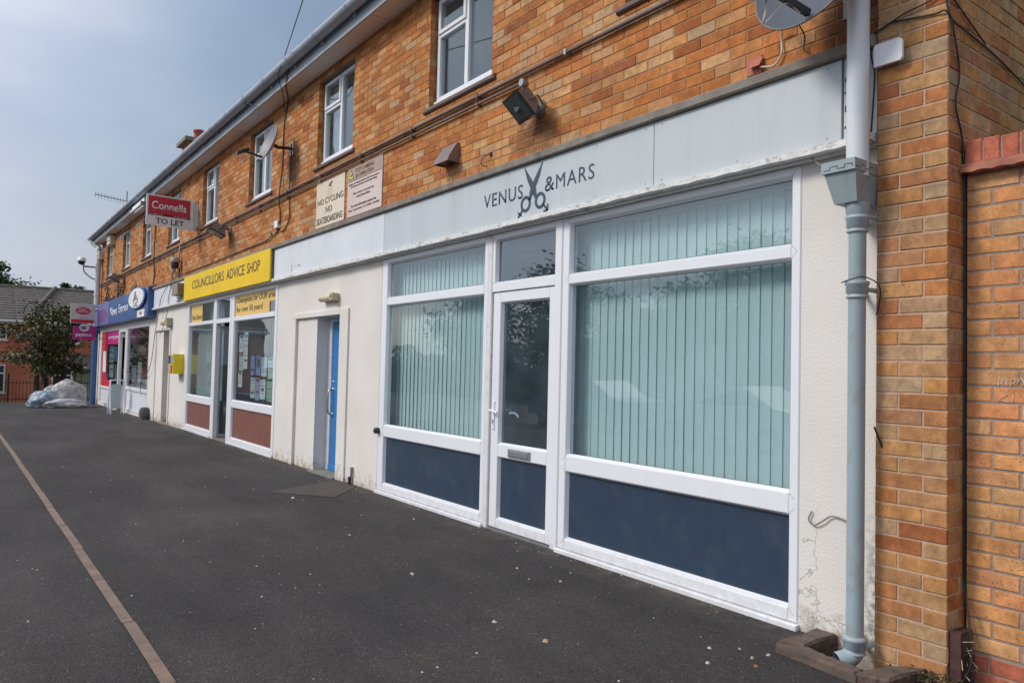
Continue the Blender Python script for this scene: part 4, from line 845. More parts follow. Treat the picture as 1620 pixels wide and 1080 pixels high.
for pts in ([(-20.62, 2.72), (-20.50, 2.86), (-20.44, 2.96)], [(-20.45, 2.74), (-20.35, 2.88), (-20.34, 2.98)], [(-20.62, 2.72), (-20.45, 2.67), (-20.15, 2.70), (-20.05, 2.78)], [(-20.28, 2.76), (-20.18, 2.86)], [(-20.55, 2.80), (-20.30, 2.82), (-20.10, 2.76)]):
    mb.tube(smooth_path([(a, -.259, b) for a, b in [(q[0]+.2, q[1]+.05) for q in pts]], 4), .011, GREYC, 5)
for i in range(7): mb.box(-20.42+i*.08, -20.37+i*.08, -.2595, -.2575, 2.66, 2.69, INK)
mb.build('badge_drawing', bd_)
mb = MB(); mb.box(-20.2, -19.3, -.204, -.2005, 2.385, 2.56, WHT); hp = [( -19.75+.16*math.sin(a)**3, 2.475+.010*(5*math.cos(a)-2*math.cos(2*a)-1.2*math.cos(3*a))*.8) for a in [2*math.pi*k/24 for k in range(24)]]
mb.prism([(a, -.2042, b) for a, b in hp], (0, -.002, 0), PORED); mb.build('heart_sticker', t)
# projecting signs at the far corner, facing the camera
UY = Vector((0, 1, 0))
def proj_sign(name, label, X, y0, y1, z0, z1, m):
    t = thing(name, label, 'sign', None, (X, (y0+y1)/2, z0)); mb = MB(); mb.box(X-.06, X, y0, y1, z0, z1, m); mb.build('board', t)
    mb = MB(); mb.tube([(X-.03, y1, z1-.08), (X-.03, .0, z1-.08)], .012, METAL, 6); mb.tube([(X-.03, y1, z0+.06), (X-.03, .0, z0+.06)], .012, METAL, 6); mb.build('bracket', t); return t
PX = -26.6
t = proj_sign('hanging_sign', 'square white projecting sign with red oval and red base strip, at the corner', PX, -.96, -.30, 2.44, 3.05, mat('sign_white', (.62, .60, .56), .5))
mb = MB(); mb.prism(disc_pts((PX+.001, -.63, 2.83), .205, .115, ux=UY), (.003, 0, 0), PORED); mb.box(PX+.0005, PX+.004, -.94, -.32, 2.455, 2.56, PORED); mb.build('red_oval', t)
text('lettering', 'POST', WHT, t, (PX+.004, -.735, 2.845), .21, .055, ux=UY, bold=.02); text('lettering', 'OFFICE', WHT, t, (PX+.004, -.775, 2.775), .29, .055, ux=UY, bold=.02)
text('lettering', 'News Express', BLK, t, (PX+.001, -.78, 2.60), .3, .03, ux=UY)
t = proj_sign('hanging_sign', 'magenta projecting sign with round white badge under the white sign', PX, -.87, -.28, 1.93, 2.36, MAG)
mb = MB(); mb.prism(disc_pts((PX+.001, -.575, 2.31), .155, .135, ux=UY), (.006, 0, 0), DARKP); mb.prism(disc_pts((PX+.0075, -.575, 2.31), .14, .12, ux=UY), (.003, 0, 0), WHT)
bdg = mb.build('round_badge', t)
mb = MB()
def arc(cy, cz, r_, a0, a1, w_=.016): mb.tube([(PX+.013, cy+r_*math.cos(R(a)), cz+r_*math.sin(R(a))) for a in range(a0, a1+1, 15)], w_, DARKP, 5)
arc(-.62, 2.31, .04, 0, 360); arc(-.535, 2.31, .04, 50, 310); mb.tube([(PX+.013, -.59, 2.35), (PX+.013, -.575, 2.27), (PX+.013, -.555, 2.27)], .014, DARKP, 5); mb.box(PX+.010, PX+.016, -.475, -.452, 2.30, 2.32, DARKP); mb.build('badge_letters', bdg)
text('lettering', 'payzone', WHT, t, (PX+.001, -.80, 2.005), .44, .115, ux=UY, bold=.03)
# estate agent's board fixed edge-on to the wall
XT = -15.5
ub = Vector((.55, .835, 0)).normalized(); 
ub = Vector((-.10, .995, 0)).normalized(); nb = ub.cross(FZ)
t = thing('to_let_board', 'red and white letting board projecting from the upper brick wall', 'sign', None, (XT, -.05, 3.9))
mb = MB(); OB = Vector((XT+.085, -.935, 3.915)); wB, hB = .86, .585
mb.obox(OB + ub*wB/2 + FZ*hB/2 - nb*.012, ub, nb, FZ, wB/2, .012, hB/2, WHT); mb.build('board', t)
mb = MB(); mb.obox(OB + ub*(.415) + FZ*(.375) + nb*.0012, ub, nb, FZ, .385, .001, .185, REDS); mb.build('red_panel', t)
mb = MB(); mb.obox(OB + ub*(.415) + FZ*(.212) + nb*.0012, ub, nb, FZ, .385, .001, .0215, mat('dark_red', (.16, .01, .03), .4)); mb.build('dark_strip', t)
mb = MB(); mb.obox(OB + ub*(wB+.035) + FZ*hB/2, ub, nb, FZ, .032, .03, hB/2+.0, mat('timber_white', (.62, .60, .55), .6)); mb.box(XT-.08, XT+.08, -.022, .0, 3.98, 4.42, MATS['timber_white']); mb.build('post', t)
text('lettering', 'Connells', WHT, t, OB + ub*.09 + FZ*.315 + nb*.0025, .64, .15, ux=ub, bold=.018)
text('lettering', 'connells.co.uk', WHT, t, OB + ub*.04 + FZ*.203 + nb*.0025, .26, .022, ux=ub, bold=.02); text('lettering', '01562 820 277', WHT, t, OB + ub*.5 + FZ*.203 + nb*.0025, .27, .02, ux=ub, bold=.02)
text('lettering', 'TO LET', BLK, t, OB + ub*.17 + FZ*.045 + nb*.001, .52, .105, ux=ub, bold=.015)
# two weathered notices
def notice(name, label, x0, x1, z0, z1, m, y=-.012):
    t = thing(name, label, 'notice', None, ((x0+x1)/2, 0, z0)); mb = MB(); mb.bbox(x0, x1, y, y+.010, z0, z1, m, .001); mb.build('board', t); return t
NW = mat('faded_notice', (.70, .60, .47), .5, var=.05, scale=1.5, dirt=(.66, .46, .25), dirt_scale=1.6, dirt_amt=.9)
t = notice('notice', 'faded cream notice in black capitals forbidding cycling, left of a pair', -9.30, -8.42, 3.10, 3.68, NW)
text('lettering', 'NO CYCLING', BLK, t, (-9.25, -.0122, 3.385), .80, .075, bold=.008); text('lettering', 'NO', BLK, t, (-8.98, -.0122, 3.265), .20, .075, bold=.008); text('lettering', 'SKATEBOARDING', BLK, t, (-9.27, -.0122, 3.135), .81, .085, bold=.008)
mb = MB(); mb.prism([(-8.92, -.0122, 3.60), (-8.82, -.0122, 3.645), (-8.78, -.0122, 3.63), (-8.84, -.0122, 3.60), (-8.80, -.0122, 3.57), (-8.86, -.0122, 3.585)], (0, -.001, 0), DARKP)
for i in range(5): mb.box(-8.93, -8.78, -.0128, -.012, 3.475+i*.02, 3.481+i*.02, mat('faint_print', (.52, .42, .32), .6))
mb.build('crest', t)
NP = mat('pinkish_notice', (.62, .52, .48), .5, var=.08, scale=2, dirt=(.45, .30, .25), dirt_scale=3, dirt_amt=.5)
t = notice('notice', 'pinkish weathered camera warning notice with yellow triangle, right of a pair', -8.33, -7.42, 3.10, 3.68, NP)
RB = mat('rusty_print', (.22, .09, .06), .6)
mb = MB(); mb.box(-8.32, -7.43, -.0132, -.0122, 3.515, 3.523, RB); mb.box(-8.32, -7.43, -.0128, -.0122, 3.524, 3.67, mat('notice_top', (.40, .30, .25), .6)); mb.build('header_band', t)
mb = MB(); mb.prism([(-8.31, -.0134, 3.545), (-8.15, -.0134, 3.545), (-8.23, -.0134, 3.66)], (0, -.001, 0), BLK); mb.prism([(-8.29, -.0146, 3.553), (-8.17, -.0146, 3.553), (-8.23, -.0146, 3.642)], (0, -.001, 0), mat('warning_yellow', (.75, .65, .05), .5)); mb.prism([(-8.25, -.0158, 3.57), (-8.21, -.0158, 3.575), (-8.20, -.0158, 3.605), (-8.23, -.0158, 3.60)], (0, -.001, 0), BLK); mb.build('warning_triangle', t)
text('lettering', 'CCTV CAMERAS', RB, t, (-8.12, -.0130, 3.605), .50, .045, bold=.02); text('lettering', 'IN OPERATION', RB, t, (-8.10, -.0130, 3.543), .46, .045, bold=.02)
for i, (s_, x, w_, z) in enumerate([('Images are being monitored for the purpose', -8.29, .80, 3.468), ('of crime prevention and public safety', -8.24, .70, 3.435), ('This scheme is operated by', -8.17, .56, 3.345), ('Local Securities', -8.07, .36, 3.305), ('For more information contact the', -8.21, .66, 3.205), ('Shop Committee, Tel. 07831 491078', -8.29, .82, 3.155)]): text('lettering', s_, RB, t, (x, -.0130, z), w_, .028, bold=.025)

# ================================================================== PIPES
# near drainpipe: white above, hopper, grey-blue iron below
px, py = -1.925, -.165
D = thing('drainpipe', 'near drainpipe, white above and grey-blue iron below its hopper, beside brick pier', 'drainpipe', None, (px, py, .03))
mb = MB(); mb.tube([(px+.0, py-.005, 5.25), (px, py-.005, 2.33)], .052, PIPE_W, 20); mb.build('upper_pipe', D)
HB = mat('hopper_iron', (.27, .335, .355), .55, var=.08, scale=8, dirt=(.22, .17, .10), dirt_scale=7, dirt_amt=.6)
mb = MB(); zt_, zm, zb_ = 2.40, 2.345, 2.20
def ringr(cx, y0, y1, w, z): wr = w*.42; return [(cx-w, y0, z), (cx+wr, y0, z), (cx+wr, y1, z), (cx-w, y1, z)]
A = ringr(px, -.285, -.02, .122, zt_); A2 = ringr(px, -.285, -.02, .122, zm); Bq = ringr(px, -.272, -.02, .112, zm-.002); Cq = ringr(px, -.235, -.05, .082, zb_)
mb.add(A+A2, [(0, 1, 5, 4), (1, 2, 6, 5), (2, 3, 7, 6), (3, 0, 4, 7)], HB); mb.add(A2+Bq, [(0, 1, 5, 4), (1, 2, 6, 5), (2, 3, 7, 6), (3, 0, 4, 7)], HB); mb.add(Bq+Cq, [(0, 1, 5, 4), (1, 2, 6, 5), (2, 3, 7, 6), (3, 0, 4, 7), (4, 5, 6, 7)], HB)
Ai = ringr(px, -.277, -.028, .114, zt_-.004); mb.add(A+Ai, [(0, 1, 5, 4), (1, 2, 6, 5), (2, 3, 7, 6), (3, 0, 4, 7)], HB); mb.add([(a, b, zt_-.05) for a, b, c in Ai], [(0, 1, 2, 3)], DARKP)
for i in range(4):        # dentil pattern pressed into the rim
    x = px-.108+i*.038; z_ = 2.372 if i % 2 else 2.358
    mb.box(x, x+.030, -.2868, -.285, z_, z_+.003, DARKP); mb.box(x+.030, x+.033, -.2868, -.285, 2.358, 2.375, DARKP)
    y_ = -.275+i*.042
    if i < 5: mb.box(px+.0508, px+.0524, y_, y_+.032, z_, z_+.003, DARKP)
mb.build('hopper', D)
mb = MB()
def collar(z, r0=.040): return [(r0+.001, z-.065), (r0+.010, z-.06), (r0+.010, z-.052), (r0+.004, z-.048), (r0+.004, z-.040), (r0+.011, z-.036), (r0+.011, z+.0), (r0+.016, z+.004), (r0+.016, z+.018), (r0+.004, z+.022), (r0+.001, z+.024)]
prof = [(.040, .10)]
mb.lathe([(.040, .06), (.040, 2.10), (.046, 2.125), (.046, 2.14), (.052, 2.15), (.058, 2.20)], (px, py, 0), PIPE_G, 22)
for z in (2.12, 1.80, .10): mb.lathe(collar(z), (px, py, 0), PIPE_G, 22)
mb.build('lower_pipe', D)
for z in (2.135, 1.78, .075):
    mb = MB(); mb.tube([(px+.036, py+.01, z), (px+.040, py+.06, z), (px+.036, -.006, z)], [.012, .012, .014], PIPE_G, 8); mb.build('pipe_lug', D)
    mb = MB(); mb.tube([(px-.036, py+.01, z), (px-.044, py+.06, z), (px-.05, -.006, z)], [.010, .012, .014], PIPE_G, 8); mb.build('pipe_lug', D)
mb = MB(); path = smooth_path([(px, py, .09), (px, py, .055), (px-.014, py-.024, .02), (px-.045, py-.075, .002)], 5); mb.tube(path, .044, PIPE_G, 18, cap=False); q = path[-1]; d_ = (path[-1]-path[-2]).normalized()
mb.tube([q - d_*.02, q - d_*.019], .0405, DARKP, 18); mb.build('shoe', D)
# brown concrete gully surround
KERB = mat('gully_concrete', (.125, .085, .068), .95, var=.35, scale=22, bump=1.0, bscale=70, dirt=(.06, .05, .04), dirt_scale=11, dirt_amt=.8)
def worn(mb, pts, z0, z1, m, seed, b=.012):
    """kerb block with worn top edges from a quad footprint"""
    rnd = random.Random(seed); c = Vector((sum(p[0] for p in pts)/4, sum(p[1] for p in pts)/4)); n_ = 10; lo = []; 
    for i in range(4):
        a, d = Vector(pts[i]), Vector(pts[(i+1) % 4])
        for k in range(n_): lo.append(a.lerp(d, k/n_))
    rim = [p + (c-p).normalized()*rnd.uniform(0, .006) for p in lo]; top = [p + (c-p).normalized()*(b+rnd.uniform(0, .006)) for p in lo]; N_ = len(lo)
    vs = [(p.x, p.y, z0) for p in lo] + [(p.x, p.y, z1-b) for p in rim] + [(p.x, p.y, z1+rnd.uniform(-.003, .002)) for p in top]
    mb.add(vs, [(i, (i+1) % N_, N_+(i+1) % N_, N_+i) for i in range(N_)] + [(N_+i, N_+(i+1) % N_, 2*N_+(i+1) % N_, 2*N_+i) for i in range(N_)] + [list(range(2*N_, 3*N_))], m, False)
mb = MB()
worn(mb, [(-2.215, -.375), (-2.105, -.30), (-2.105, -.005), (-2.215, -.005)], -.11, .050, KERB, 1)
worn(mb, [(-2.215, -.38), (-1.78, -.415), (-1.78, -.335), (-2.10, -.295)], -.11, .048, KERB, 2)
worn(mb, [(-1.785, -.41), (-1.66, -.36), (-1.62, -.085), (-1.76, -.20)], -.11, .052, KERB, 3)
mb.box(-2.14, -1.70, -.35, -.002, -.12, -.085, KERB)
mb.box(-1.745, -1.72, -.33, -.02, -.1, -.004, KERB)
tag(mb.build('gully_surround'), 'worn brown concrete kerb round the foot of the near drainpipe', 'kerb')
# moss and leaf litter in the corner
mb = MB(); rnd = random.Random(8); MOSS = mat('moss', (.05, .045, .02), .9, var=.4, scale=30); LEAF = mat('dead_leaf', (.38, .20, .07), .8)
for i in range(420):
    x = rnd.gauss(-1.58, .06); y = -.16 + rnd.gauss(0, .05) + (x+1.6)*.1; z = rnd.uniform(.0, .03) + .02
    a = rnd.uniform(0, 6.28); s_ = rnd.uniform(.006, .018); m_ = LEAF if rnd.random() < .12 else MOSS
    mb.add([(x, y, z), (x+s_*math.cos(a), y+s_*math.sin(a), z+rnd.uniform(-.005, .012)), (x+s_*math.cos(a+1), y+s_*math.sin(a+1), z+rnd.uniform(0, .015))], [(0, 1, 2)], m_)
o = tag(mb.build('leaf_litter', fix=False), 'moss and dead leaves gathered at the foot of brick pier', 'leaf litter'); o['kind'] = 'stuff'

# far drainpipe
D = thing('drainpipe', 'far corner drainpipe, white above and painted blue below', 'drainpipe', None, (-27.75, -.12, -.14))
PIPE_B = mat('pipe_blue', (.045, .13, .30), .45, var=.08); fx = -27.75
mb = MB(); mb.tube([(fx, -.12, 2.42), (fx, -.12, 4.95)], .085, PIPE_W, 14); mb.tube(smooth_path([(fx, -.12, 4.93), (fx-.05, -.13, 5.02), (fx-.2, -.28, 5.15), (fx-.25, -.33, 5.27)]), .075, PIPE_W, 12)
for z in (3.4, 4.4): mb.lathe([(.1, z), (.1, z+.08)], (fx, -.12, 0), PIPE_W, 14)
mb.build('upper_pipe', D)
mb = MB(); mb.tube([(fx, -.12, -.14), (fx, -.12, 2.18)], .085, PIPE_B, 14); mb.box(fx-.13, fx+.13, -.26, -.0, 2.18, 2.42, PIPE_B); mb.build('lower_pipe', D)

# ================================================================== FITTINGS
def conduit(label, x0, x1, z, r_):
    mb = MB(); mb.tube([(x0, -.03, z), (x1, -.03, z)], r_, BROWN, 10)
    x = x0+.6
    while x < x1: mb.box(x-.012, x+.012, -.03-r_-.004, .0, z-r_-.004, z+r_+.004, BROWN if (int(x*3) % 3) else METAL); x += 1.21
    return tag(mb.build('conduit'), label, 'conduit')
conduit('upper brown conduit running the whole length under the first-floor windows', -27.9, -1.9, 3.775, .0165)
conduit('lower brown conduit ending at a round box above the floodlight', -27.9, -4.90, 3.705, .0125)
mb = MB(); mb.lathe([(.036, 0), (.036, .035), (.030, .045)], (-4.865, -.0, 3.705), METAL, 16, 'Y'); mb.tube([(-4.865, -.025, 3.67), (-4.865, -.025, 3.55), (-4.84, -.06, 3.48)], .010, LAMPG, 8)
tag(mb.build('junction_box'), 'small round grey junction box feeding the big floodlight', 'junction box')
def floodlight(label, pos, sc=1.0, az=-25, tilt=40, group='floodlights on the brick wall'):
    t = thing('floodlight', label, 'floodlight', group, pos); p = Vector(pos); a = R(az); tl = R(tilt)
    fwd_ = Vector((math.sin(a)*math.cos(tl), -math.cos(a)*math.cos(tl), -math.sin(tl))); rt = fwd_.cross(FZ).normalized(); up = rt.cross(fwd_).normalized()
    c = p + Vector((0, -.16*sc, -.02*sc))
    mb = MB(); w, h = .13*sc, .10*sc
    F = [c+rt*w*i+up*h*j+fwd_*.04*sc for i, j in ((-1, -1), (1, -1), (1, 1), (-1, 1))]; K = [c+rt*w*.65*i+up*h*.6*j-fwd_*.07*sc for i, j in ((-1, -1), (1, -1), (1, 1), (-1, 1))]
    mb.add(F+K, [(0, 1, 5, 4), (1, 2, 6, 5), (2, 3, 7, 6), (3, 0, 4, 7), (4, 5, 6, 7)], LAMPG); mb.build('housing', t)
    mb = MB(); mb.obox(c+fwd_*.047*sc, rt, fwd_, up, w*1.04, .007*sc, h*1.06, DARKP); mb.obox(c+fwd_*.0545*sc, rt, fwd_, up, w*.90, .0015, h*.88, LENSM)
    mb.lathe([(.035*sc, 0), (.03*sc, .002)], tuple(c+fwd_*.058*sc+up*.01), DARKP, 12, 'Y'); mb.build('lens', t)
    mb = MB()
    for s_ in (-1, 1): mb.tube([c+rt*w*s_*.95, c+rt*w*s_*.8-fwd_*.08*sc-up*.02, p+rt*.05*s_*sc], .008*sc, LAMPG, 6)
    mb.lathe([(.07*sc, 0), (.07*sc, .012), (.04*sc, .03)], (p.x, 0, p.z-.02), LAMPG, 14, 'Y'); mb.tube([(p.x, -.01, p.z), tuple(c-fwd_*.05*sc)], .014*sc, LAMPG, 8); mb.build('bracket', t)
    return t
floodlight('big rusty floodlight tilted down below the nearest complete window', (-4.66, 0, 3.46), 1.08, -14, 44)
floodlight('grey floodlight on the brick above the yellow sign', (-13.2, 0, 3.62), 1.35, -5, 66)
floodlight('pale floodlight over the blue shop sign at the far end', (-23.5, 0, 3.66), 1.5, -5, 66)
# vent hood
mb = MB(); vx0, vx1, vz0, vz1, vd = -6.10, -5.85, 3.255, 3.44, -.135
mb.add([(vx0, 0, vz0), (vx1, 0, vz0), (vx1, 0, vz1), (vx0, 0, vz1), (vx0, vd, vz0), (vx1, vd, vz0), (vx1, vd+.02, vz0+.05), (vx0, vd+.02, vz0+.05), (vx0, -.03, vz1), (vx1, -.03, vz1)],
       [(4, 5, 6, 7), (7, 6, 9, 8), (8, 9, 2, 3), (0, 4, 7, 8, 3), (1, 2, 9, 6, 5)], HOOD)
mb.add([(vx0+.01, -.005, vz0+.012), (vx1-.01, -.005, vz0+.012), (vx1-.01, vd+.01, vz0+.012), (vx0+.01, vd+.01, vz0+.012)], [(0, 1, 2, 3)], DARKP)
tag(mb.build('vent_hood', fix=False), 'brown cowled vent hood on the brickwork above the grey sign', 'vent')
mb = MB(); mb.tube(smooth_path([(-5.33, -.01, 3.22), (-5.40, -.04, 3.20), (-5.42, -.045, 3.14), (-5.36, -.02, 3.11)]), .005, BLACK, 6); mb.box(-5.345, -5.32, -.015, 0, 3.205, 3.235, DARKP); tag(mb.build('cable_stub'), 'short hooked black cable end sticking out of the brick right of vent', 'cable')
# bulkhead light over blue door
t = thing('wall_light', 'cream bulkhead lamp above the recess of the blue door', 'lamp', None, (-8.7, 0, 2.12))
mb = MB(); mb.bbox(-8.93, -8.50, -.02, 0, 2.13, 2.215, CREAMP, .004); mb.tube([(-8.92, -.055, 2.172), (-8.58, -.055, 2.172)], .045, CREAMP, 12); mb.build('diffuser', t)
mb = MB(); mb.bbox(-8.577, -8.49, -.10, -.02, 2.128, 2.217, mat('lamp_end', (.50, .42, .28), .5), .006); mb.box(-8.55, -8.52, -.102, -.1, 2.16, 2.19, DARKP); mb.build('end_cap', t)
t = thing('wall_light', 'small cream lamp above the far grey doorway', 'lamp', None, (-17.6, 0, 2.12)); mb = MB(); mb.tube([(-17.85, -.07, 2.19), (-17.45, -.07, 2.19)], .07, CREAMP, 12); mb.build('diffuser', t); mb = MB(); mb.bbox(-17.44, -17.28, -.13, 0, 2.10, 2.27, mat('lamp_end2', (.40, .38, .27), .5), .01); mb.build('end_cap', t)
# knob and pipe stub
mb = MB(); mb.lathe([(.030, 0), (.034, .012), (.030, .05), (.020, .056)], (-7.335, -.004, .66), DARKP, 16, 'Y'); tag(mb.build('door_stop'), 'round black rubber buffer on the left frame of near shop window', 'buffer')
mb = MB(); mb.tube([(-7.98, -.03, .0), (-7.98, -.03, .085)], .020, DARKP, 10); mb.tube([(-7.965, -.02, .085), (-7.955, -.02, .19)], .014, METAL, 8); mb.box(-7.99, -7.955, -.03, 0, .15, .2, CREAMP); tag(mb.build('pipe_stub'), 'short black and grey pipe stub at the wall foot by blue door', 'pipe')
mb = MB(); mb.lathe([(.10, gz(-19.4)), (.12, .05), (.12, .16), (.08, .24)], (-19.38, -.1, 0), mat('dark_stone', (.12, .11, .11), .9), 12); tag(mb.build('stone_weight'), 'rounded dark grey stone against the wall right of white stall panels', 'stone')
# yellow notice box
t = thing('notice_box', 'bright yellow wall box with leaflets on its front, beside the far doorway', 'box', None, (-16.35, 0, 1.08))
mb = MB(); mb.box(-16.58, -16.15, -.20, 0, 1.09, 1.49, mat('box_yellow', (.82, .60, .01), .4)); mb.build('box', t); mb = MB()
for i, (a, z, m_) in enumerate([(0, 0, PAPER[3]), (.2, 0, PORED), (0, .19, DARKP), (.2, .19, PAPER[1])]): mb.box(-16.57+a, -16.40+a, -.203, -.2005, 1.10+z, 1.27+z, m_)
mb.build('leaflets', t)
# electrics on the white board
t = thing('meter_box', 'grey-brown electrical box on white board left of yellow sign', 'box', None, (-16.2, -.08, 2.6)); mb = MB(); mb.bbox(-16.35, -15.86, -.24, -.083, 2.67, 2.90, mat('box_brown', (.26, .21, .15), .6), .006); mb.build('box', t)
mb = MB(); mb.bbox(-16.62, -16.37, -.14, -.083, 2.72, 2.86, METAL, .004); mb.bbox(-16.5, -16.2, -.15, -.083, 2.57, 2.65, WHT, .004); mb.build('terminal_box', t)
def cable(label, pts, r_, m, cat='cable', n=5):
    mb = MB(); mb.tube(smooth_path(pts, n), r_, m, 6); return tag(mb.build('cable'), label, cat)
cable('thin grey wire dangling from white board past the far doorway', [(-17.4, -.09, 3.03), (-17.9, -.12, 2.75), (-18.2, -.10, 2.49), (-18.75, -.06, 1.93), (-19.0, -.06, 1.4), (-19.4, -.06, 1.05), (-20.0, -.06, .90), (-20.2, -.06, .6), (-20.0, -.06, .5)], .008, GREYC)
cable('looped grey wire in front of the far doorway head', [(-17.1, -.09, 3.0), (-17.3, -.1, 2.7), (-17.35, -.1, 2.4), (-17.9, -.06, 2.1), (-18.3, -.04, 1.95)], .008, GREYC)
cable('black clipped cable rising right of the blank dish bracket', [(-10.30, -.015, 4.45), (-10.28, -.02, 4.0), (-10.27, -.035, 3.8), (-10.30, -.015, 3.6), (-10.28, -.015, 3.40), (-10.45, -.015, 3.26), (-10.6, -.02, 3.24)], .008, BLACK)
cable('black cable hanging from the eaves past the grey dish', [(-9.7, -.30, 5.25), (-9.95, -.24, 5.12), (-10.45, -.03, 5.1), (-10.62, -.015, 4.8), (-10.64, -.015, 4.2), (-10.64, -.045, 3.77), (-10.66, -.015, 3.5), (-10.72, -.015, 3.30), (-10.95, -.02, 3.22), (-11.05, -.02, 3.30), (-11.1, -.02, 3.20), (-12.2, -.02, 3.18), (-13.6, -.02, 3.16), (-15.8, -.02, 3.14), (-16.6, -.03, 3.14), (-17.4, -.05, 3.08)], .009, BLACK)
cable('black cable running down the brick left of the letting board', [(-19.35, -.02, 5.1), (-19.38, -.02, 4.4), (-19.3, -.045, 3.77), (-19.3, -.02, 3.4), (-19.35, -.03, 3.15)], .014, BLACK)
cable('grey cable dropping from conduit to the white board', [(-17.45, -.03, 3.75), (-17.43, -.02, 3.4), (-17.42, -.03, 3.1), (-17.2, -.1, 2.95), (-16.9, -.1, 2.9), (-16.6, -.1, 2.8)], .014, GREYC)
rnd = random.Random(14)
mb = MB()
for i in range(16):
    x = rnd.uniform(-27.2, -19.2); p = Vector((x, -.04, 3.16 + (0 if x > -25 else .1))); pts = [p]
    for k in range(5): p = p + Vector((rnd.uniform(-.35, .35), rnd.uniform(-.03, .01), rnd.uniform(-.08, .16))); p.y = min(p.y, -.02); pts.append(p)
    mb.tube(smooth_path(pts, 3), .012, BLACK, 5)
mb.tube(smooth_path([(-27.3, -.03, 3.25), (-24, -.03, 3.12), (-21, -.03, 3.14), (-19, -.03, 3.12)], 5), .014, BLACK, 5)
tag(mb.build('cable_tangle'), 'untidy tangle of black cables along the top of blue shop sign', 'cables')
t = thing('junction_box', 'white junction box with wires right of yellow sign end', 'junction box', None, (-10.75, 0, 3.3)); t.name = 'junction_box'; mb = MB(); mb.bbox(-10.80, -10.68, -.05, 0, 3.31, 3.42, WHT, .005); mb.build('box', t); mb = MB(); mb.tube([(-10.74, -.03, 3.31), (-10.74, -.02, 3.22)], .008, BLACK, 6); mb.build('wire', t)
for k, (x, z) in enumerate([(-25.6, 4.95), (-27.75, 4.72)]):
    mb = MB(); mb.bbox(x-.28, x+.28, -.16, 0, z-.13, z+.15, mat('alarm_cream', (.60, .55, .45), .5), .02); mb.box(x-.25, x+.25, -.165, -.16, z-.02, z+.0, DARKP); mb.box(x-.2, x+.2, -.12, -.01, z+.151, z+.19, DARKP); tag(mb.build('alarm_box'), ['cream alarm box between the two farthest upstairs windows', 'cream alarm box beside the far drainpipe top'][k], 'alarm box')
# dome bell under conduit
t = thing('alarm_bell', 'round dome light hanging below conduit above white board', 'lamp', None, (-16.75, 0, 3.4)); mb = MB(); mb.lathe([(.02, .12), (.08, .10), (.10, .04), (.10, 0)], (-16.72, -.12, 3.40), mat('dome_grey', (.32, .27, .24), .5), 14); mb.build('dome', t)
mb = MB(); mb.lathe([(.07, 0), (.085, -.05), (.06, -.12)], (-16.72, -.12, 3.40), DARKP, 12); mb.tube([(-16.72, -.03, 3.76), (-16.72, -.05, 3.5)], .02, METAL, 8); mb.tube([(-16.72, -.03, 3.3), (-16.75, -.03, 3.1)], .016, BLACK, 6); mb.build('stem', t)
mb = MB(); n_ = 16; mb.tube([(-17.15+.13*math.cos(a), -.05, 3.36+.12*math.sin(a)) for a in [2*math.pi*k/14 for k in range(15)]], .018, LAMPG, 6); tag(mb.build('cable_coil'), 'coil of dark cable on brick left of dome light', 'cable')
# twin strip fitting under the eaves
mb = MB(); mb.box(-20.5, -19.0, -.36, -.27, 5.03, 5.12, WHT); mb.tube([(-20.45, -.39, 4.98), (-19.05, -.39, 4.98)], .03, WHT, 8); mb.tube([(-20.45, -.30, 4.98), (-19.05, -.30, 4.98)], .03, WHT, 8)
mb.box(-20.47, -20.40, -.42, -.27, 4.95, 5.04, METAL); mb.box(-19.10, -19.03, -.42, -.27, 4.95, 5.04, METAL)
tag(mb.build('strip_light'), 'white twin strip light fixed below the gutter, left of letting board', 'lamp')
# cctv camera on far drainpipe, small camera by blue sign
t = thing('cctv_camera', 'white dome camera on an arm from the far drainpipe', 'camera', None, (-27.75, -.5, 4.4)); mb = MB(); mb.lathe([(.0, .14), (.10, .12), (.13, .04), (.13, .0)], (-27.75, -.60, 4.50), WHT, 14); mb.build('hood', t)
mb = MB(); mb.lathe([(.11, 0), (.09, -.08), (.03, -.12)], (-27.75, -.60, 4.50), DARKP, 14); mb.build('dome', t)
mb = MB(); mb.tube([(-27.75, -.2, 4.34), (-27.75, -.5, 4.34), (-27.75, -.58, 4.42)], .028, METAL, 8); mb.tube(smooth_path([(-27.75, -.55, 4.34), (-27.75, -.5, 4.15), (-27.75, -.3, 3.98), (-27.75, -.18, 3.95)]), .022, METAL, 6); mb.build('arm', t)
t = thing('cctv_camera', 'small white bullet camera at the left end of blue sign', 'camera', None, (-26.9, -.25, 2.8)); mb = MB(); mb.tube([(-26.8, -.22, 2.90), (-26.7, -.42, 2.85)], .045, WHT, 12); mb.build('body', t); mb = MB(); mb.tube([(-26.7, -.421, 2.85), (-26.695, -.44, 2.846)], .035, DARKP, 12); mb.build('lens', t)
# router-like white box on the pier
t = thing('white_box', 'flat white plastic antenna box on brick pier by drainpipe', 'box', None, (-1.76, -.07, 2.88)); mb = MB()
bq = [(-1.872, 2.868), (-1.745, 2.868), (-1.735, 2.880), (-1.735, 2.965), (-1.747, 2.977), (-1.862, 2.977), (-1.874, 2.965)]
mb.prism([(a, -.105, b) for a, b in bq], (0, -.018, 0), UPVC); mb.build('box', t); mb = MB(); mb.box(-1.83, -1.78, -.105, -.07, 2.89, 2.95, DARKP); mb.build('bracket', t)
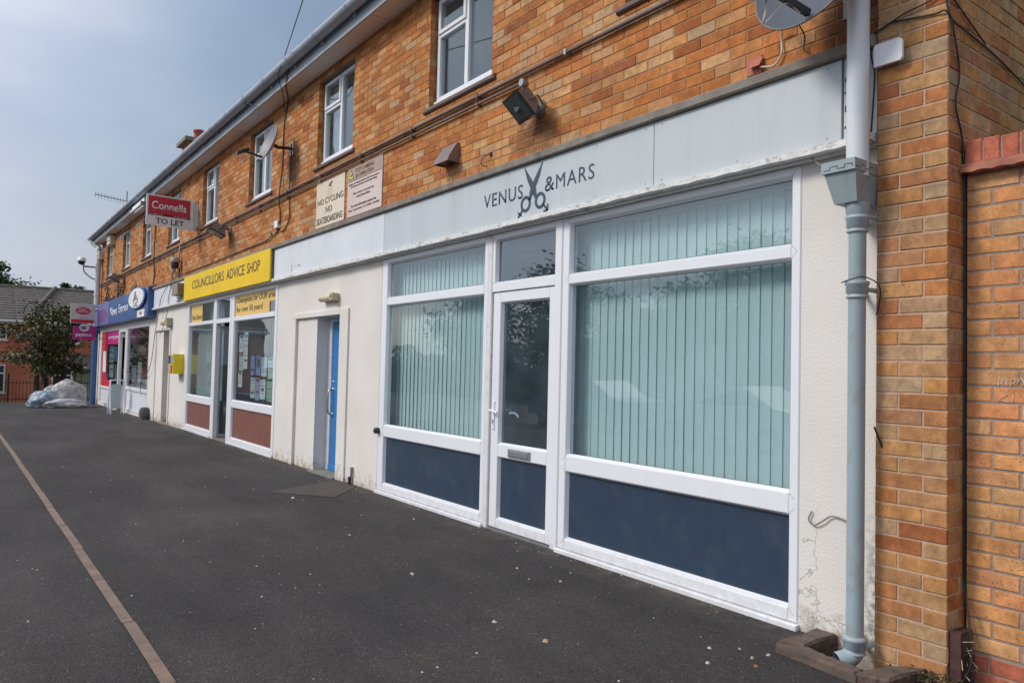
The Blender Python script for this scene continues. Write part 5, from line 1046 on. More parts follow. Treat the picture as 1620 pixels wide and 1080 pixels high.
# red-brown junction with pale cable below the near dish
t = thing('cable_entry_box', 'small terracotta cable cover on brick below the near dish', 'box', None, (-2.6, 0, 3.1)); mb = MB(); TER = mat('terracotta', (.42, .13, .08), .7)
mb.box(-2.69, -2.59, -.012, 0, 3.098, 3.20, TER); mb.add([(-2.66, -.012, 3.15), (-2.58, -.012, 3.15), (-2.58, -.05, 3.125), (-2.66, -.05, 3.125), (-2.66, -.012, 3.185), (-2.58, -.012, 3.185)], [(0, 1, 2, 3), (3, 2, 5, 4), (0, 3, 4), (1, 5, 2)], TER); mb.build('cover', t)
cable('pale coax cable curling from near dish to the terracotta cover', [(-2.33, -.30, 3.22), (-2.40, -.10, 3.30), (-2.455, -.02, 3.25), (-2.452, -.02, 3.17), (-2.48, -.02, 3.12), (-2.52, -.022, 3.105), (-2.585, -.03, 3.12)], .0055, WCABLE)
cable('black cable hanging below the near dish', [(-2.28, -.16, 3.25), (-2.30, -.04, 3.20), (-2.31, -.03, 3.13), (-2.27, -.03, 3.095)], .004, BLACK)
# ---- dishes
def dish(label, c, R0, nv, m=DISHM, back=DISHB, roll=25, out=1.05, skew=0):
    nrm = Vector(nv).normalized(); c = Vector(c); up = (FZ - nrm*nrm.z).normalized(); rt = up.cross(nrm).normalized()
    t = thing('satellite_dish', label, 'satellite dish', None, tuple(c)); mb = MB(); n_, k_ = 36, 6
    for s_, mm in ((0, m), (-.008, back)):
        vs = []
        for i in range(k_+1):
            rr = R0*i/k_; dep = -.09*R0/.3*(1-(i/k_)**2)
            for j in range(n_): a = 2*math.pi*j/n_; vs.append(c + rt*rr*math.cos(a) + up*rr*1.08*math.sin(a) + nrm*(dep+s_))
        mb.add(vs, [(i*n_+j, i*n_+(j+1) % n_, (i+1)*n_+(j+1) % n_, (i+1)*n_+j) for i in range(k_) for j in range(n_)], mm, True)
    rim = [c + rt*R0*math.cos(2*math.pi*j/n_) + up*R0*1.08*math.sin(2*math.pi*j/n_) - nrm*.004 for j in range(n_+1)]; mb.tube(rim, .006, LAMPG, 6)
    mb.build('reflector', t, fix=False)
    fd = -up*math.cos(R(roll)) + rt*math.sin(R(roll)); foot = c + fd*R0*.95; lnb = foot + Vector((-.045, -.25, .055))*R0/.29*out
    mb = MB(); mb.obox((foot+lnb)/2, (lnb-foot).normalized(), rt, (lnb-foot).normalized().cross(rt), (lnb-foot).length/2, .013*R0/.3, .017*R0/.3, DARKP); mb.build('arm', t)
    mb = MB(); ax_ = (c-lnb).normalized(); mb.tube([lnb-ax_*.03, lnb+ax_*.01, lnb+ax_*.05, lnb+ax_*.085], [.035*R0/.3, .04*R0/.3, .03*R0/.3, .036*R0/.3], DARKP, 14); mb.obox(lnb-ax_*.05 - up*.01, ax_, rt, up, .045, .036, .032, DARKP); mb.build('receiver', t)
    mb = MB(); b0 = c - nrm*(.09*R0/.3+.01); wl = Vector((b0.x+.05, 0, b0.z-.02)); mb.tube([b0, b0-nrm*.07, Vector((wl.x, -.08, wl.z)), wl], [.03, .024, .022, .022], DARKP, 8); mb.box(wl.x-.06, wl.x+.06, -.012, 0, wl.z-.09, wl.z+.09, METAL); mb.build('wall_bracket', t)
    mb = MB(); mb.tube(smooth_path([lnb-up*.04, lnb-up*.13+rt*.015, lnb-up*.17-nrm*.03, foot+(lnb-foot)*.55-up*.02, foot+(lnb-foot)*.2-up*.025]), .0045, WCABLE, 6); mb.build('cable', t)
    return t
dish('grey satellite dish cut by the top of view above the near shop sign', (-2.085, -.35, 3.36), .295, (.0, -.94, .32), roll=12, out=1.0)
dish('pale satellite dish seen edge-on beside an upstairs window', (-10.34, -.33, 4.42), .25, (.02, -.95, .30), m=DISHF, roll=0, out=1.15)
# aerial
t = thing('tv_aerial', 'thin television aerial sticking out beyond the far roof end', 'aerial', None, (-26, 1.2, 5.5))
mb = MB(); mb.tube([(-25.9, .35, 5.7), (-25.9, .35, 6.6)], .02, METAL, 6); mb.build('mast', t)
mb = MB(); mb.tube([(-26.0, -.52, 6.40), (-25.9, .42, 6.28)], .016, METAL, 6)
for i in range(11): 
    y = -.5+i*.085; z = 6.395-.013*i/1.1; mb.tube([(-26, y, z-.10), (-26, y, z+.10)], .008, METAL, 4)
mb.build('elements', t)
# overhead wire
cable('thin black telephone wire rising from the gutter into the sky', [(-9.62, -.38, 5.33), (-8.5, -.60, 5.28), (-7.46, -.9, 5.13), (-5.02, -1.8, 3.9)][:1] + [(-9.62+(2.16)*t_, -.38-.52*t_, 5.36+(-.235)*t_+.02*t_*t_) for t_ in (.5, 1, 2, 3)], .006, BLACK) if False else None
mb = MB(); a_ = Vector((-9.62, -.39, 5.36)); d_ = Vector((2.13, -.52, -.12)); mb.tube([a_, a_+d_, a_ + d_*3, a_ + d_*12], .006, BLACK, 5); mb.tube(smooth_path([(-9.62, -.39, 5.36), (-9.75, -.41, 5.2), (-9.9, -.34, 5.1), (-10.2, -.2, 5.12), (-10.5, -.05, 4.95)]), .006, BLACK, 5)
mb.tube([(-11.4+0*math.sin(0), -.33+.075*math.cos(a), 5.31+.075*math.sin(a)) for a in [2*math.pi*k/12 for k in range(13)]], .006, BLACK, 5)
mb.tube(smooth_path([(-11.4, -.40, 5.26), (-11.0, -.28, 5.1), (-10.6, -.2, 4.95), (-10.35, -.35, 4.72)]), .006, BLACK, 5)
tag(mb.build('telephone_wire'), 'thin black telephone wire crossing the sky to the gutter', 'wire')
# black cables on the pier
cable('black cable running down the corner between pier and garden wall', [(-1.575, -.078, 3.35), (-1.572, -.080, 3.2), (-1.553, -.078, 3.07), (-1.541, -.05, 2.98), (-1.541, .02, 2.78), (-1.541, -.02, 2.62), (-1.541, .05, 2.47), (-1.541, .075, 2.2), (-1.541, .078, 1.6), (-1.541, .078, .6), (-1.54, .075, .42), (-1.50, .02, .3), (-1.47, -.02, .12), (-1.50, -.04, .02)], .0046, BLACK, n=4)
cable('black cable looping round the pier face and back along the side', [(-1.895, -.10, 2.56), (-1.885, -.095, 2.75), (-1.885, -.09, 2.86), (-1.905, -.085, 2.95), (-1.90, -.09, 3.03), (-1.86, -.085, 3.065), (-1.80, -.080, 3.08), (-1.70, -.078, 3.065), (-1.60, -.078, 3.05), (-1.556, -.085, 3.045), (-1.541, -.03, 3.00), (-1.541, .15, 2.99), (-1.541, .45, 2.96), (-1.541, .8, 2.90)], .0045, BLACK, n=4)
cable('second black cable slanting up across the pier top', [(-1.86, -.086, 3.06), (-1.75, -.083, 3.10), (-1.62, -.083, 3.12), (-1.56, -.085, 3.16), (-1.541, -.02, 3.10), (-1.541, .3, 2.99)], .0038, BLACK, n=4)
cable('dark wire bowed behind the near drainpipe at mid height', [(-1.865, -.11, 1.12), (-1.845, -.06, 1.0), (-1.835, -.03, .88), (-1.845, -.03, .75), (-1.875, -.05, .62)], .0045, BLACK)
cable('thin wire looped round the collar of near drainpipe', [(-1.98, -.21, 1.815), (-1.93, -.222, 1.825), (-1.87, -.20, 1.835), (-1.85, -.10, 1.80), (-1.86, -.08, 1.72), (-1.88, -.07, 1.66)], .003, BLACK)
cable('curling dead stem on the cream wall left of the near drainpipe', [(-1.99, -.02, .60), (-2.04, -.02, .625), (-2.13, -.015, .64), (-2.19, -.02, .60), (-2.235, -.015, .575), (-2.265, -.015, .60), (-2.25, -.01, .645)], .004, mat('dead_stem', (.25, .2, .16), .8), 'stem')
cable('thin grey wire drooping from fascia ledge to the hopper', [(-2.24, -.06, 2.515), (-2.19, -.08, 2.47), (-2.13, -.12, 2.435), (-2.05, -.17, 2.42), (-1.97, -.2, 2.41)], .004, GREYC)

# ================================================================== RED GARDEN WALL
G = thing('garden_wall', 'orange brick wall with red coping adjoining the pier', 'wall', None, (0, .09, 0))
mb = MB(); bricks(mb, BR_RED, MORTAR_G, (0, .09, 0), (1, 0, 0), (0, -1, 0), -1.538, 4.5, .135, 2.31, shift=-1.538, ch=.075, j=.011, seed=41); mb.box(-1.535, 4.5, .096, .30, -.1, 2.33, MORTAR_G); mb.build('brickwork', G, fix=False)
mb = MB(); bricks(mb, BR_CAP, MORTAR_G, (0, .08, 0), (1, 0, 0), (0, -1, 0), -1.50, 4.5, -.02, .13, shift=-1.55, seed=42); mb.build('plinth', G, fix=False)
mb = MB(); x = -1.545
while x < 4.4:
    for r_, dz in ((0, 0), (1, .016)): 
        pass
    x += .17
def wavy(z, y0, ph):
    vs = []; i = 0; x = -1.545
    while x < 4.5:
        dz = .006*abs(math.sin(math.pi*(x+ph)/.083)); dz2 = 0
        vs += [(x, y0+.002*math.sin(x*40), z+dz-.008), (x, y0+.001, z+.018), (x, .30, z+.018), (x, .30, z)]; x += .0083
    mb.add(vs, [(k*4+q, k*4+(q+1) % 4, k*4+4+(q+1) % 4, k*4+4+q) for k in range(len(vs)//4-1) for q in range(4)], TERC)
TERC = mat('tile_creasing', (.38, .15, .10), .8, var=.2, scale=20)
wavy(2.315, .030, 0); wavy(2.335, .045, .04); mb.build('tile_creasing', G, fix=False)
mb = MB(); x = -1.53; rnd = random.Random(6)
mb.box(-1.535, 4.5, .068, .29, 2.353, 2.455, MORTAR_G)
while x < 4.4:
    z1_ = 2.460 + rnd.uniform(-.004, .004); c = .004; y_ = .060+rnd.uniform(-.002, .002); xa, xb = x, x+.065
    f = [(xa+c, y_, 2.358), (xb-c, y_, 2.358), (xb-c, y_, z1_-c), (xa+c, y_, z1_-c)]; g = [(xa, y_+c, 2.355), (xb, y_+c, 2.355), (xb, y_+c, z1_), (xa, y_+c, z1_)]; q = [(xa, .29, 2.355), (xb, .29, 2.355), (xb, .29, z1_), (xa, .29, z1_)]
    mb.add(f+g+q, [(0, 1, 2, 3)] + [(4+i, 4+(i+1) % 4, (i+1) % 4, i) for i in range(4)] + [(8+i, 8+(i+1) % 4, 4+(i+1) % 4, 4+i) for i in range(4)], BR_CAP); x += .075
mb.build('coping', G, fix=False)
CHK = mat('chalk', (.75, .70, .66), .9, var=.2, scale=100)
mb = MB()
for pts in ([(-1.405, 1.335), (-1.40, 1.372), (-1.388, 1.345), (-1.376, 1.372), (-1.372, 1.335)], [(-1.356, 1.335), (-1.352, 1.366), (-1.335, 1.362), (-1.340, 1.347), (-1.352, 1.345)], [(-1.33, 1.35), (-1.315, 1.37), (-1.30, 1.34), (-1.29, 1.325)], [(-1.37, 1.295), (-1.405, 1.268), (-1.365, 1.262)], [(-1.345, 1.29), (-1.35, 1.262)]):
    mb.tube([(a, .0885, b) for a, b in pts], .0016, CHK, 4)
mb.build('chalk_scrawl', G)
mb = MB(); mb.box(-1.545, -1.50, -.055, .06, .02, .235, mat('rusty_box', (.07, .03, .025), .8, var=.3, scale=20)); mb.box(-1.505, -1.499, -.05, .05, .03, .22, DARKP)
for i in range(14):
    a = (-1.50, rnd.uniform(-.05, .04), rnd.uniform(.04, .2)); mb.tube([a, (a[0]+rnd.uniform(.01, .05), a[1]+rnd.uniform(-.05, .03), a[2]+rnd.uniform(-.05, .03))], .0015, CREAMP if i % 3 else BLACK, 4)
tag(mb.build('broken_vent'), 'rusty broken vent box low on the pier corner by the cable', 'vent')

# ================================================================== PAVEMENT CLUTTER AT THE FAR END
def plastic(name, col, alpha, rough=.25):
    m, t, b = newmat(name); L = t.links.new; o = [n for n in t.nodes if n.type == 'OUTPUT_MATERIAL'][0]
    tcn = N(t, 'ShaderNodeTexCoord'); nz = N(t, 'ShaderNodeTexNoise'); nz.inputs['Scale'].default_value = 7; nz.inputs['Detail'].default_value = 6; L(tcn.outputs['Object'], nz.inputs[0])
    cr = N(t, 'ShaderNodeValToRGB'); e = cr.color_ramp.elements; e[0].position = .35; e[0].color = (*[c*.55 for c in col], 1); e[1].position = .65; e[1].color = (*col, 1); L(nz.outputs[0], cr.inputs[0]); L(cr.outputs[0], b.inputs['Base Color'])
    b.inputs['Roughness'].default_value = rough; b.inputs['Alpha'].default_value = alpha
    bp = N(t, 'ShaderNodeBump'); bp.inputs['Strength'].default_value = .8; bp.inputs['Distance'].default_value = .03; L(nz.outputs[0], bp.inputs['Height']); L(bp.outputs[0], b.inputs['Normal'])
    return m
def bag(label, c, s, m, seed, crumple=.22, inner=None):
    t = thing('rubbish_bag', label, 'rubbish bag', 'sacks in the rubbish heap', (c[0], c[1], gz(c[0])))
    def blob(sc, cr, seed, m, nm):
        bm = bmesh.new(); bmesh.ops.create_icosphere(bm, subdivisions=5, radius=1)
        for v in bm.verts:
            p = v.co.copy(); q = p*1.4 + Vector((seed*7.1, seed*3.3, 0)); a = mnoise.noise(q)*.45
            r1 = 1-abs(mnoise.noise(q*2.2))*2; r2 = 1-abs(mnoise.noise(q*5+Vector((5, 5, 5))))*2
            f = 1 + a*.55 + cr*(r1*.5+r2*.28) - cr*.3
            p = Vector((p.x*s[0], p.y*s[1], p.z*s[2]))*f*sc
            if p.z < -.72*s[2]: p.z = -.72*s[2] + (p.z+.72*s[2])*.08
            v.co = p + Vector((c[0], c[1], gz(c[0]) + .75*s[2]))
        me = bpy.data.meshes.new(nm); bm.to_mesh(me); bm.free(); me.materials.append(m)
        for p in me.polygons: p.use_smooth = True
        o = bpy.data.objects.new(nm, me); COL.objects.link(o); o.parent = t; o.matrix_parent_inverse = Matrix.Translation(-Vector(t.location))
    blob(1, crumple, seed, m, 'sack')
    if inner: blob(.9, crumple*.9, seed+.4, inner, 'contents')
PL1 = plastic('clear_sack', (.74, .74, .73), .5, .18); PL2 = plastic('white_sack', (.76, .75, .76), .92); PL3 = plastic('bluish_sack', (.52, .62, .70), .7)
INN1 = mat('mixed_rubbish', (.50, .50, .46), .8, var=.55, scale=7); INN2 = mat('pale_blue_rubbish', (.42, .60, .74), .8, var=.35, scale=5)
bag('large clear plastic sack on top of the rubbish heap', (-26.05, -1.02, 0), (.42, .52, .44), PL1, 1, inner=INN1)
bag('pale blue filled clear sack at the left of the rubbish heap', (-25.9, -1.62, 0), (.40, .40, .28), PL3, 2, inner=INN2)
bag('flat white sack lying along the front of the rubbish heap', (-25.55, -1.12, 0), (.26, .55, .15), PL2, 3)
# A-frame
t = thing('pavement_sign', 'white folding A-frame standing by the open door of blue-signed shop', 'sign', None, (-22.0, -.35, gz(-22)))
def leg(x0, x1, nm):
    mb = MB(); zt = .80; g = gz(-22); mb.tube(smooth_path([(x0, -.14, g), (x0+(x1-x0)*.93, -.14, zt-.08), (x1, -.19, zt), (x1, -.41, zt), (x0+(x1-x0)*.93, -.46, zt-.08), (x0, -.46, g)], 4), .018, UPVC, 8); return mb.build(nm, t)
leg(-22.22, -22.02, 'leg'); leg(-21.78, -21.98, 'leg')
mb = MB(); mb.add([(-22.18, -.18, .05), (-22.18, -.42, .05), (-22.05, -.42, .70), (-22.05, -.18, .70)], [(0, 1, 2, 3)], PAPER[0]); mb.build('face', t)

# ================================================================== HOUSES, RAILINGS AND TREES BEYOND
BRH = None
def facebrick(name, c1, c2, mort):
    m, t, b = newmat(name); L = t.links.new; tcn = N(t, 'ShaderNodeTexCoord'); sp = N(t, 'ShaderNodeSeparateXYZ'); cb = N(t, 'ShaderNodeCombineXYZ'); L(tcn.outputs['Object'], sp.inputs[0]); ad = N(t, 'ShaderNodeMath', operation='ADD'); L(sp.outputs[0], ad.inputs[0]); L(sp.outputs[1], ad.inputs[1]); L(ad.outputs[0], cb.inputs[0]); L(sp.outputs[2], cb.inputs[1])
    br = N(t, 'ShaderNodeTexBrick'); br.inputs['Color1'].default_value = (*c1, 1); br.inputs['Color2'].default_value = (*c2, 1); br.inputs['Mortar'].default_value = (*mort, 1); br.inputs['Scale'].default_value = 1; br.inputs['Brick Width'].default_value = .225; br.inputs['Row Height'].default_value = .075; br.inputs['Mortar Size'].default_value = .006
    L(cb.outputs[0], br.inputs[0]); nz = N(t, 'ShaderNodeTexNoise'); nz.inputs['Scale'].default_value = 1.2; nz.inputs['Detail'].default_value = 6; L(tcn.outputs['Object'], nz.inputs[0]); mr = N(t, 'ShaderNodeMapRange'); mr.inputs[1].default_value = .3; mr.inputs[2].default_value = .7; mr.inputs[3].default_value = .8; mr.inputs[4].default_value = 1.2; L(nz.outputs[0], mr.inputs[0])
    sc = N(t, 'ShaderNodeVectorMath', operation='SCALE'); L(br.outputs[0], sc.inputs[0]); L(mr.outputs[0], sc.inputs['Scale']); L(sc.outputs[0], b.inputs['Base Color']); b.inputs['Roughness'].default_value = .9; return m
HB1 = facebrick('house_brick', (.62, .19, .10), (.50, .145, .08), (.34, .22, .16))
HTILE = mat('house_tiles', (.13, .115, .105), .85, var=.18, scale=5, bump=.4, bscale=25, dirt=(.22, .20, .17), dirt_scale=3, dirt_amt=.5)
def house(label, X, y0, y1, ze, zr, depth, hip=False, gz_=-1.22):
    """house whose front faces +X at x = X"""
    H = thing('house', label, 'house', None, (X, (y0+y1)/2, gz_)); mb = MB(); mb.box(X-depth, X, y0, y1, gz_, ze, HB1); mb.build('wall', H)
    mb = MB(); n_ = 14; e_ = .35; half = depth/2+e_
    for i in range(n_):
        t0, t1 = i/n_, (i+1)/n_; xa = X+e_-half*t0; xb = X+e_-half*t1; za = ze-.1+(zr-ze+.1)*t0; zb_ = ze-.1+(zr-ze+.1)*t1; ya = y0-(.2 if not hip else .3) + (half*t0*.9 if hip else 0); yb = y0-(.2 if not hip else .3)+(half*t1*.9 if hip else 0)
        mb.add([(xa, ya, za+.035), (xa, y1+.2, za+.035), (xb, y1+.2, zb_), (xb, yb, zb_)], [(0, 1, 2, 3)], HTILE); mb.add([(xa, ya, za+.035), (xa, y1+.2, za+.035), (xa, y1+.2, za-.005), (xa, ya, za-.005)], [(0, 1, 2, 3)], HTILE)
    mb.add([(X+e_, y0-(.3 if hip else .2), ze-.1), (X+e_-2*half, y0-(.3 if hip else .2), ze-.1), (X+e_-half, y0-.2+(half*.9 if hip else 0), zr)], [(0, 1, 2)], HTILE)
    mb.add([(X+e_-half, y0-.2+(half*.9 if hip else 0), zr), (X+e_-half, y1+.2, zr), (X+e_-2*half, y1+.2, ze-.1), (X+e_-2*half, y0-.2, ze-.1)], [(0, 1, 2, 3)], HTILE)
    mb.tube([(X+e_-half, y0-.2+(half*.9 if hip else 0), zr), (X+e_-half, y1+.2, zr)], .1, HTILE, 8)
    if hip: mb.tube([(X+e_, y0-.3, ze-.05), (X+e_-half, y0-.3+half*.9, zr+.02)], .09, HTILE, 8)
    mb.build('roof', H); mb = MB(); mb.tube([(X+e_+.05, y0-.2, ze-.12), (X+e_+.05, y1+.2, ze-.12)], .05, mat('white_gutter', (.55, .55, .53), .5), 8); mb.box(X+.0, X+e_, y0-.1, y1+.1, ze-.22, ze-.14, UPVC_D); mb.build('gutter', H)
    return H
def hwindow(H, X, y0, y1, z0, z1, split=True):
    mb = MB(); w = .06
    for (a, b_, c, d) in ((y0, y1, z0, z0+w), (y0, y1, z1-w, z1), (y0, y0+w, z0+w, z1-w), (y1-w, y1, z0+w, z1-w)): mb.box(X+.005, X+.05, a, b_, c, d, UPVC)
    if split: mb.box(X+.005, X+.05, y0+w, y1-w, z1-.42, z1-.36, UPVC)
    mb.box(X+.0, X+.09, y0-.06, y1+.06, z0-.07, z0-.002, UPVC); f = mb.build('window', H); p = MB(); p.box(X+.008, X+.012, y0+w, y1-w, z0+w, z1-w, GLU if False else mat('house_pane', (.03, .04, .04), .08)); p.build('pane', f)
H1 = house('red brick house left of the small trees, with grey tiled roof', -40.6, -9.5, -1.44, 3.05, 4.75, 6.5)
hwindow(H1, -40.6, -2.95, -1.98, 2.12, 2.72); hwindow(H1, -40.6, -3.1, -1.98, -.25, 1.0)
H2 = house('red brick house with white porch behind the trees', -40, -1.44, 9.0, 3.03, 4.73, 6.5)
mb = MB(); mb.tube([(-39.62, -1.32, 3.02), (-43.2, .02, 4.80)], .10, HTILE, 8); mb.build('hip_ridge', H2)
hwindow(H2, -40, -.25, .55, -.1, .95); hwindow(H2, -40, -.2, .9, 2.05, 2.7)
mb = MB(); mb.box(-40.0, -39.2, .42, 1.38, .90, 1.02, UPVC); mb.add([(-39.15, .35, 1.02), (-39.15, 1.45, 1.02), (-40, 1.45, 1.55), (-40, .35, 1.55)], [(0, 1, 2, 3)], HTILE); mb.add([(-39.15, .35, 1.02), (-40, .35, 1.02), (-40, .35, 1.55)], [(0, 1, 2)], UPVC); mb.add([(-39.15, 1.45, 1.02), (-40, 1.45, 1.55), (-40, 1.45, 1.02)], [(0, 1, 2)], UPVC)
mb.box(-39.25, -39.17, .42, .50, -1.2, .9, UPVC); mb.box(-39.25, -39.17, 1.30, 1.38, -1.2, .9, UPVC); mb.build('porch', H2)
mb = MB(); mb.box(-39.99, -39.94, .52, 1.28, -1.1, .88, mat('pale_green_door', (.30, .36, .28), .5)); mb.build('door', H2)
# low railings
mb = MB(); XR = -30.0
for i in range(62): y = -4.2 + i*.1; mb.tube([(XR, y, -.15), (XR, y, .60)], .009, BLACK, 5)
mb.tube([(XR, -4.2, .50), (XR, 1.9, .50)], .014, BLACK, 5); mb.tube([(XR, -4.2, -.05), (XR, 1.9, -.05)], .014, BLACK, 5)
for y in (-4.2, -2.32, -.4, 1.9): mb.tube([(XR, y, -.15), (XR, y, .80)], .03, BLACK, 8)
tag(mb.build('railing'), 'low black iron railing behind the heap of rubbish', 'railing')
mb = MB(); XG = -30.9
for i in range(8):
    y = -1.30+i*.17; mb.tube([(XG, y, -.4), (XG, y, 1.22-.03*abs(i-3.5))], .012, BLACK, 5)
mb.tube(smooth_path([(XG, -1.34, 1.1), (XG, -.70, 1.30), (XG, -.06, 1.1)]), .018, BLACK, 5); mb.tube([(XG, -1.32, .2), (XG, -.08, .2)], .018, BLACK, 5)
tag(mb.build('iron_gate'), 'tall dark iron gate with arched top rail between tree trunks', 'gate')
BARK = mat('bark', (.085, .055, .045), .9, var=.3, scale=8, bump=.6)
def leafmat(name, c1, c2, c3):
    m, t, b = newmat(name); L = t.links.new; g = N(t, 'ShaderNodeNewGeometry'); cr = N(t, 'ShaderNodeValToRGB'); r = cr.color_ramp; r.elements.new(.5)
    for i, c in enumerate((c1, c2, c3)): r.elements[i].position = i/2; r.elements[i].color = (*c, 1)
    L(g.outputs['Random Per Island'], cr.inputs[0]); L(cr.outputs[0], b.inputs['Base Color']); b.inputs['Roughness'].default_value = .6; b.inputs['Specular IOR Level'].default_value = .3; return m
LF1 = leafmat('leaves_dull', (.055, .085, .038), (.10, .13, .055), (.19, .11, .06)); LF2 = leafmat('leaves_green', (.03, .065, .02), (.06, .11, .03), (.09, .14, .045)); LF4 = leafmat('leaves_hazy', (.07, .10, .06), (.09, .13, .075), (.11, .15, .09)); LF3 = leafmat('leaves_dark', (.025, .05, .03), (.045, .075, .035), (.06, .095, .04))  # leaves_hazy: greens lightened to imitate haze over the foliage across the road
def tree(name, label, base, h, trunk_h, r0, crown, nleaf, ls, lm, seed, group=None, clumps=26, cyc=.62):
    rnd = random.Random(seed); t = thing(name, label, 'tree', group, base); b = Vector(base)
    mb = MB(); top = b + Vector((rnd.uniform(-.1, .1), rnd.uniform(-.1, .1), h*.85)); mid = b + Vector((rnd.uniform(-.08, .08), rnd.uniform(-.08, .08), trunk_h))
    mb.tube(smooth_path([b, mid, top], 5), [r0*(1-.75*k/10) for k in range(11)], BARK, 8)
    cl = []
    for i in range(clumps):
        a = rnd.uniform(0, 6.283); v = rnd.uniform(-1, 1); rr = rnd.random()**.5
        c = b + Vector((math.cos(a)*crown[0]*rr*math.sqrt(max(0, 1-v*v*.8)), math.sin(a)*crown[1]*rr*math.sqrt(max(0, 1-v*v*.8)), h*cyc + v*crown[2])); cl.append((c, rnd.uniform(.22, .42)*min(crown)))
        s_ = b + Vector((0, 0, trunk_h + (h-trunk_h)*rnd.uniform(0, .45))); s_ = s_.lerp(c, .0); mb.tube([s_, s_.lerp(c, .5)+Vector((0, 0, .05*h*.3)), c], [r0*.32, r0*.2, r0*.07], BARK, 5)
    mb.build('trunk', t)
    mb = MB()
    for i in range(nleaf):
        c, cr_ = rnd.choice(cl); d = Vector((rnd.gauss(0, 1), rnd.gauss(0, 1), rnd.gauss(0, .75)))*cr_*.54; p = c+d
        u = Vector((rnd.uniform(-1, 1), rnd.uniform(-1, 1), rnd.uniform(-1, 1))).normalized(); w = u.orthogonal().normalized(); s_ = ls*rnd.uniform(.6, 1.3)
        mb.add([p-u*s_, p+w*s_*.5, p+u*s_, p-w*s_*.5], [(0, 1, 2, 3)], lm)
    mb.build('crown', t, fix=False); return t
tree('small_tree', 'sparse small tree with dark trunk at the left of the trio', (-31.2, -1.42, -.5), 3.4, 1.6, .13, (1.0, 1.15, .95), 2000, .07, LF1, 1, group='trio of small trees', cyc=.68)
tree('small_tree', 'middle sparse small tree of the trio behind the rubbish heap', (-31.6, -1.08, -.6), 3.9, 1.7, .13, (1.0, 1.0, 1.15), 2000, .07, LF1, 2, group='trio of small trees', cyc=.68)
tree('small_tree', 'right-hand sparse small tree of the trio near the magenta sign', (-31.4, -.62, -.5), 3.4, 1.6, .13, (1.0, .95, .95), 1700, .07, LF1, 3, group='trio of small trees', cyc=.68)
tree('broadleaf_tree', 'large full green tree rising behind the left house roof', (-62, -3.3, -1.2), 9.3, 3, .3, (3, 3.1, 2.2), 17000, .13, LF2, 5, clumps=70, cyc=.70)
tree('broadleaf_tree', 'small rounded tree top showing above the right house roof', (-66, 3.1, -1.2), 8.9, 3, .25, (1.2, 1.0, 1.5), 5000, .12, LF3, 6, clumps=26, cyc=.74)
tree('broadleaf_tree', 'low dark tree top just left of the far drainpipe', (-60, 4.4, -1.2), 6.4, 3, .25, (1.5, 1.3, 1.4), 2500, .15, LF3, 7, clumps=16, cyc=.78)

# ---- what the shop windows reflect: trees, a white gable house and parked cars across the road
k_ = 0
for (x, y, h, cr_) in [(-66, -52, 15, 5), (-52, -48, 10, 4.5), (-40, -44, 9.5, 4), (-35, -45, 13, 4.5), (-30, -44, 12, 4.5), (-24, -42, 9.5, 3.6), (-80, -50, 12, 6), (-17, -46, 8, 4)]:
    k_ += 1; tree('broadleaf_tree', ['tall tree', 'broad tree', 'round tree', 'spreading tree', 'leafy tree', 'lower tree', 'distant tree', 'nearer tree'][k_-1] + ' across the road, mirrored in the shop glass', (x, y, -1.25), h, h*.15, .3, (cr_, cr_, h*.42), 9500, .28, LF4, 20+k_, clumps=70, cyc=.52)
mb = MB(); rnd = random.Random(77)
for i in range(26000):
    x = rnd.uniform(-95, 10); y = -33 + rnd.gauss(0, .8); z = -1.25 + rnd.random()**.8*(3.6 + .7*math.sin(x*.35) + .5*math.sin(x*.9)); s_ = rnd.uniform(.1, .26)
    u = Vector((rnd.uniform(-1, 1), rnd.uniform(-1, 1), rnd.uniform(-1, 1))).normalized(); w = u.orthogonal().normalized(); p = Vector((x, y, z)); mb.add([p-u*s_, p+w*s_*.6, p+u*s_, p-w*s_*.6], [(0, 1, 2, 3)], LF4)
mb.add([(-95, -33.2, -1.25), (10, -33.2, -1.25), (10, -33.2, 1.4), (-95, -33.2, 1.4)], [(0, 1, 2, 3)], mat('hedge_inside', (.03, .045, .02), .9))
o = tag(mb.build('hedge', fix=False), 'long uneven green hedge across the road, mirrored in the shop glass', 'hedge'); o['kind'] = 'stuff'
HW = thing('house', 'white gabled house across the road, mirrored in the right shop window', 'house', None, (-28.5, -31, -1.25)); mb = MB(); mb.box(-30.6, -26.6, -36, -30.6, -1.25, .9, mat('white_render', (.75, .75, .73), .8)); mb.prism([(-30.6, -30.6, .9), (-26.6, -30.6, .9), (-28.6, -30.6, 2.9)], (0, -5.4, 0), MATS['white_render']); mb.build('wall', HW)
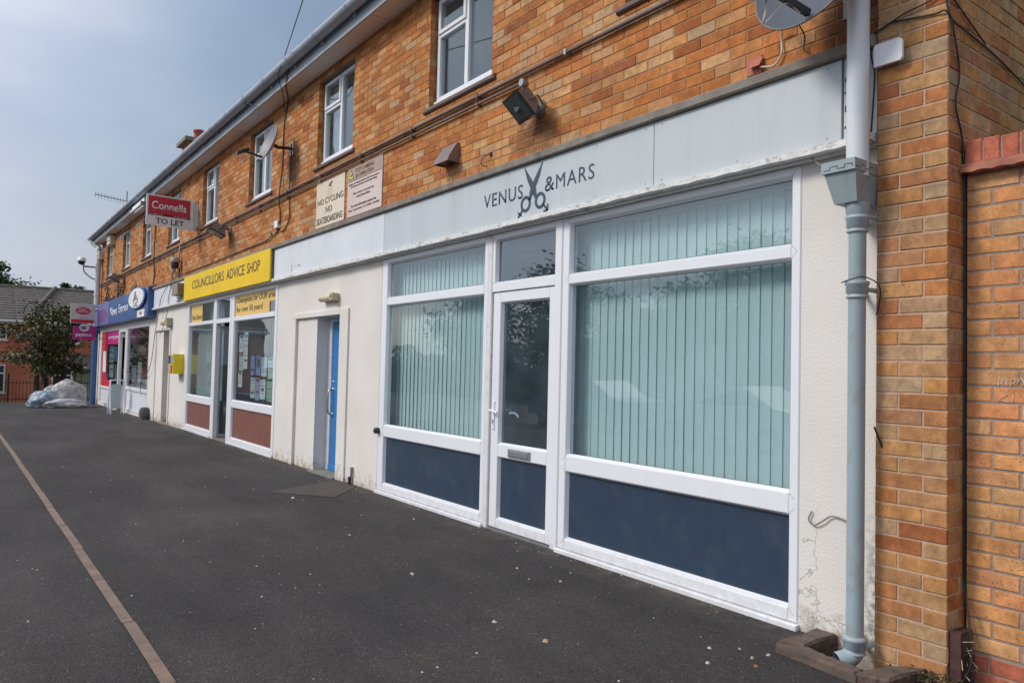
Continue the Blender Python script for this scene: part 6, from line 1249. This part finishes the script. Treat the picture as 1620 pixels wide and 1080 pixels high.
mb = MB(); mb.add([(-30.9, -30.3, .65), (-28.6, -30.3, 3.0), (-28.6, -36.3, 3.0), (-30.9, -36.3, .65)], [(0, 1, 2, 3)], HTILE); mb.add([(-26.3, -30.3, .65), (-28.6, -30.3, 3.0), (-28.6, -36.3, 3.0), (-26.3, -36.3, .65)], [(0, 1, 2, 3)], HTILE); mb.build('roof', HW)
def car(label, x, y, col, rot=0):
    t = thing('parked_car', label, 'car', 'cars across the road', (x, y, -.3)); P_ = mat('paint_'+str(len(MATS)), col, .45, spec=.4); z = -.33
    def rp(u, v, w): a = R(rot); return (x+u*math.cos(a)-v*math.sin(a), y+u*math.sin(a)+v*math.cos(a), z+w)
    prof = [(-2.05, .35), (-2.1, .6), (-1.95, .88), (-1.25, .95), (-.75, 1.38), (.55, 1.42), (1.25, 1.0), (1.95, .9), (2.1, .62), (2.05, .35)]
    mb = MB(); lv = []
    for v, inset in ((-.84, 0), (-.78, .0), (.78, 0), (.84, 0)):
        lv.append([rp(u, v*(1 if w < 1 else .82), w) for u, w in prof])
    n_ = len(prof)
    for a, b_ in zip(lv, lv[1:]): mb.add(a+b_, [(i, (i+1) % n_, n_+(i+1) % n_, n_+i) for i in range(n_)], P_)
    mb.add(lv[0], [list(range(n_))], P_); mb.add(lv[-1], [list(range(n_))], P_); mb.build('body', t)
    mb = MB(); Gm = mat('car_glass', (.02, .025, .03), .05)
    for s_ in (-1, 1): mb.add([rp(-1.05, s_*.80, 1.0), rp(1.05, s_*.80, 1.0), rp(.5, s_*.705, 1.34), rp(-.68, s_*.705, 1.34)], [(0, 1, 2, 3)], Gm)
    mb.build('window', t)
    for u in (-1.3, 1.3):
        for v in (-.8, .8):
            mb = MB(); c_ = rp(u, v, .31); mb.lathe([(.2, -.09), (.31, -.08), (.31, .08), (.2, .09)], c_, GASKET, 16, 'Y'); mb.lathe([(.19, -.095), (.19, .095)], c_, METAL, 12, 'Y'); mb.build('wheel', t)
car('silver car parked across the road, mirrored in the right shop window', -10.6, -10.6, (.45, .46, .48)); car('blue car parked across the road, mirrored in the left shop window', -15.6, -10.8, (.05, .12, .3)); car('dark green car parked across the road', -5.2, -10.5, (.04, .07, .05))
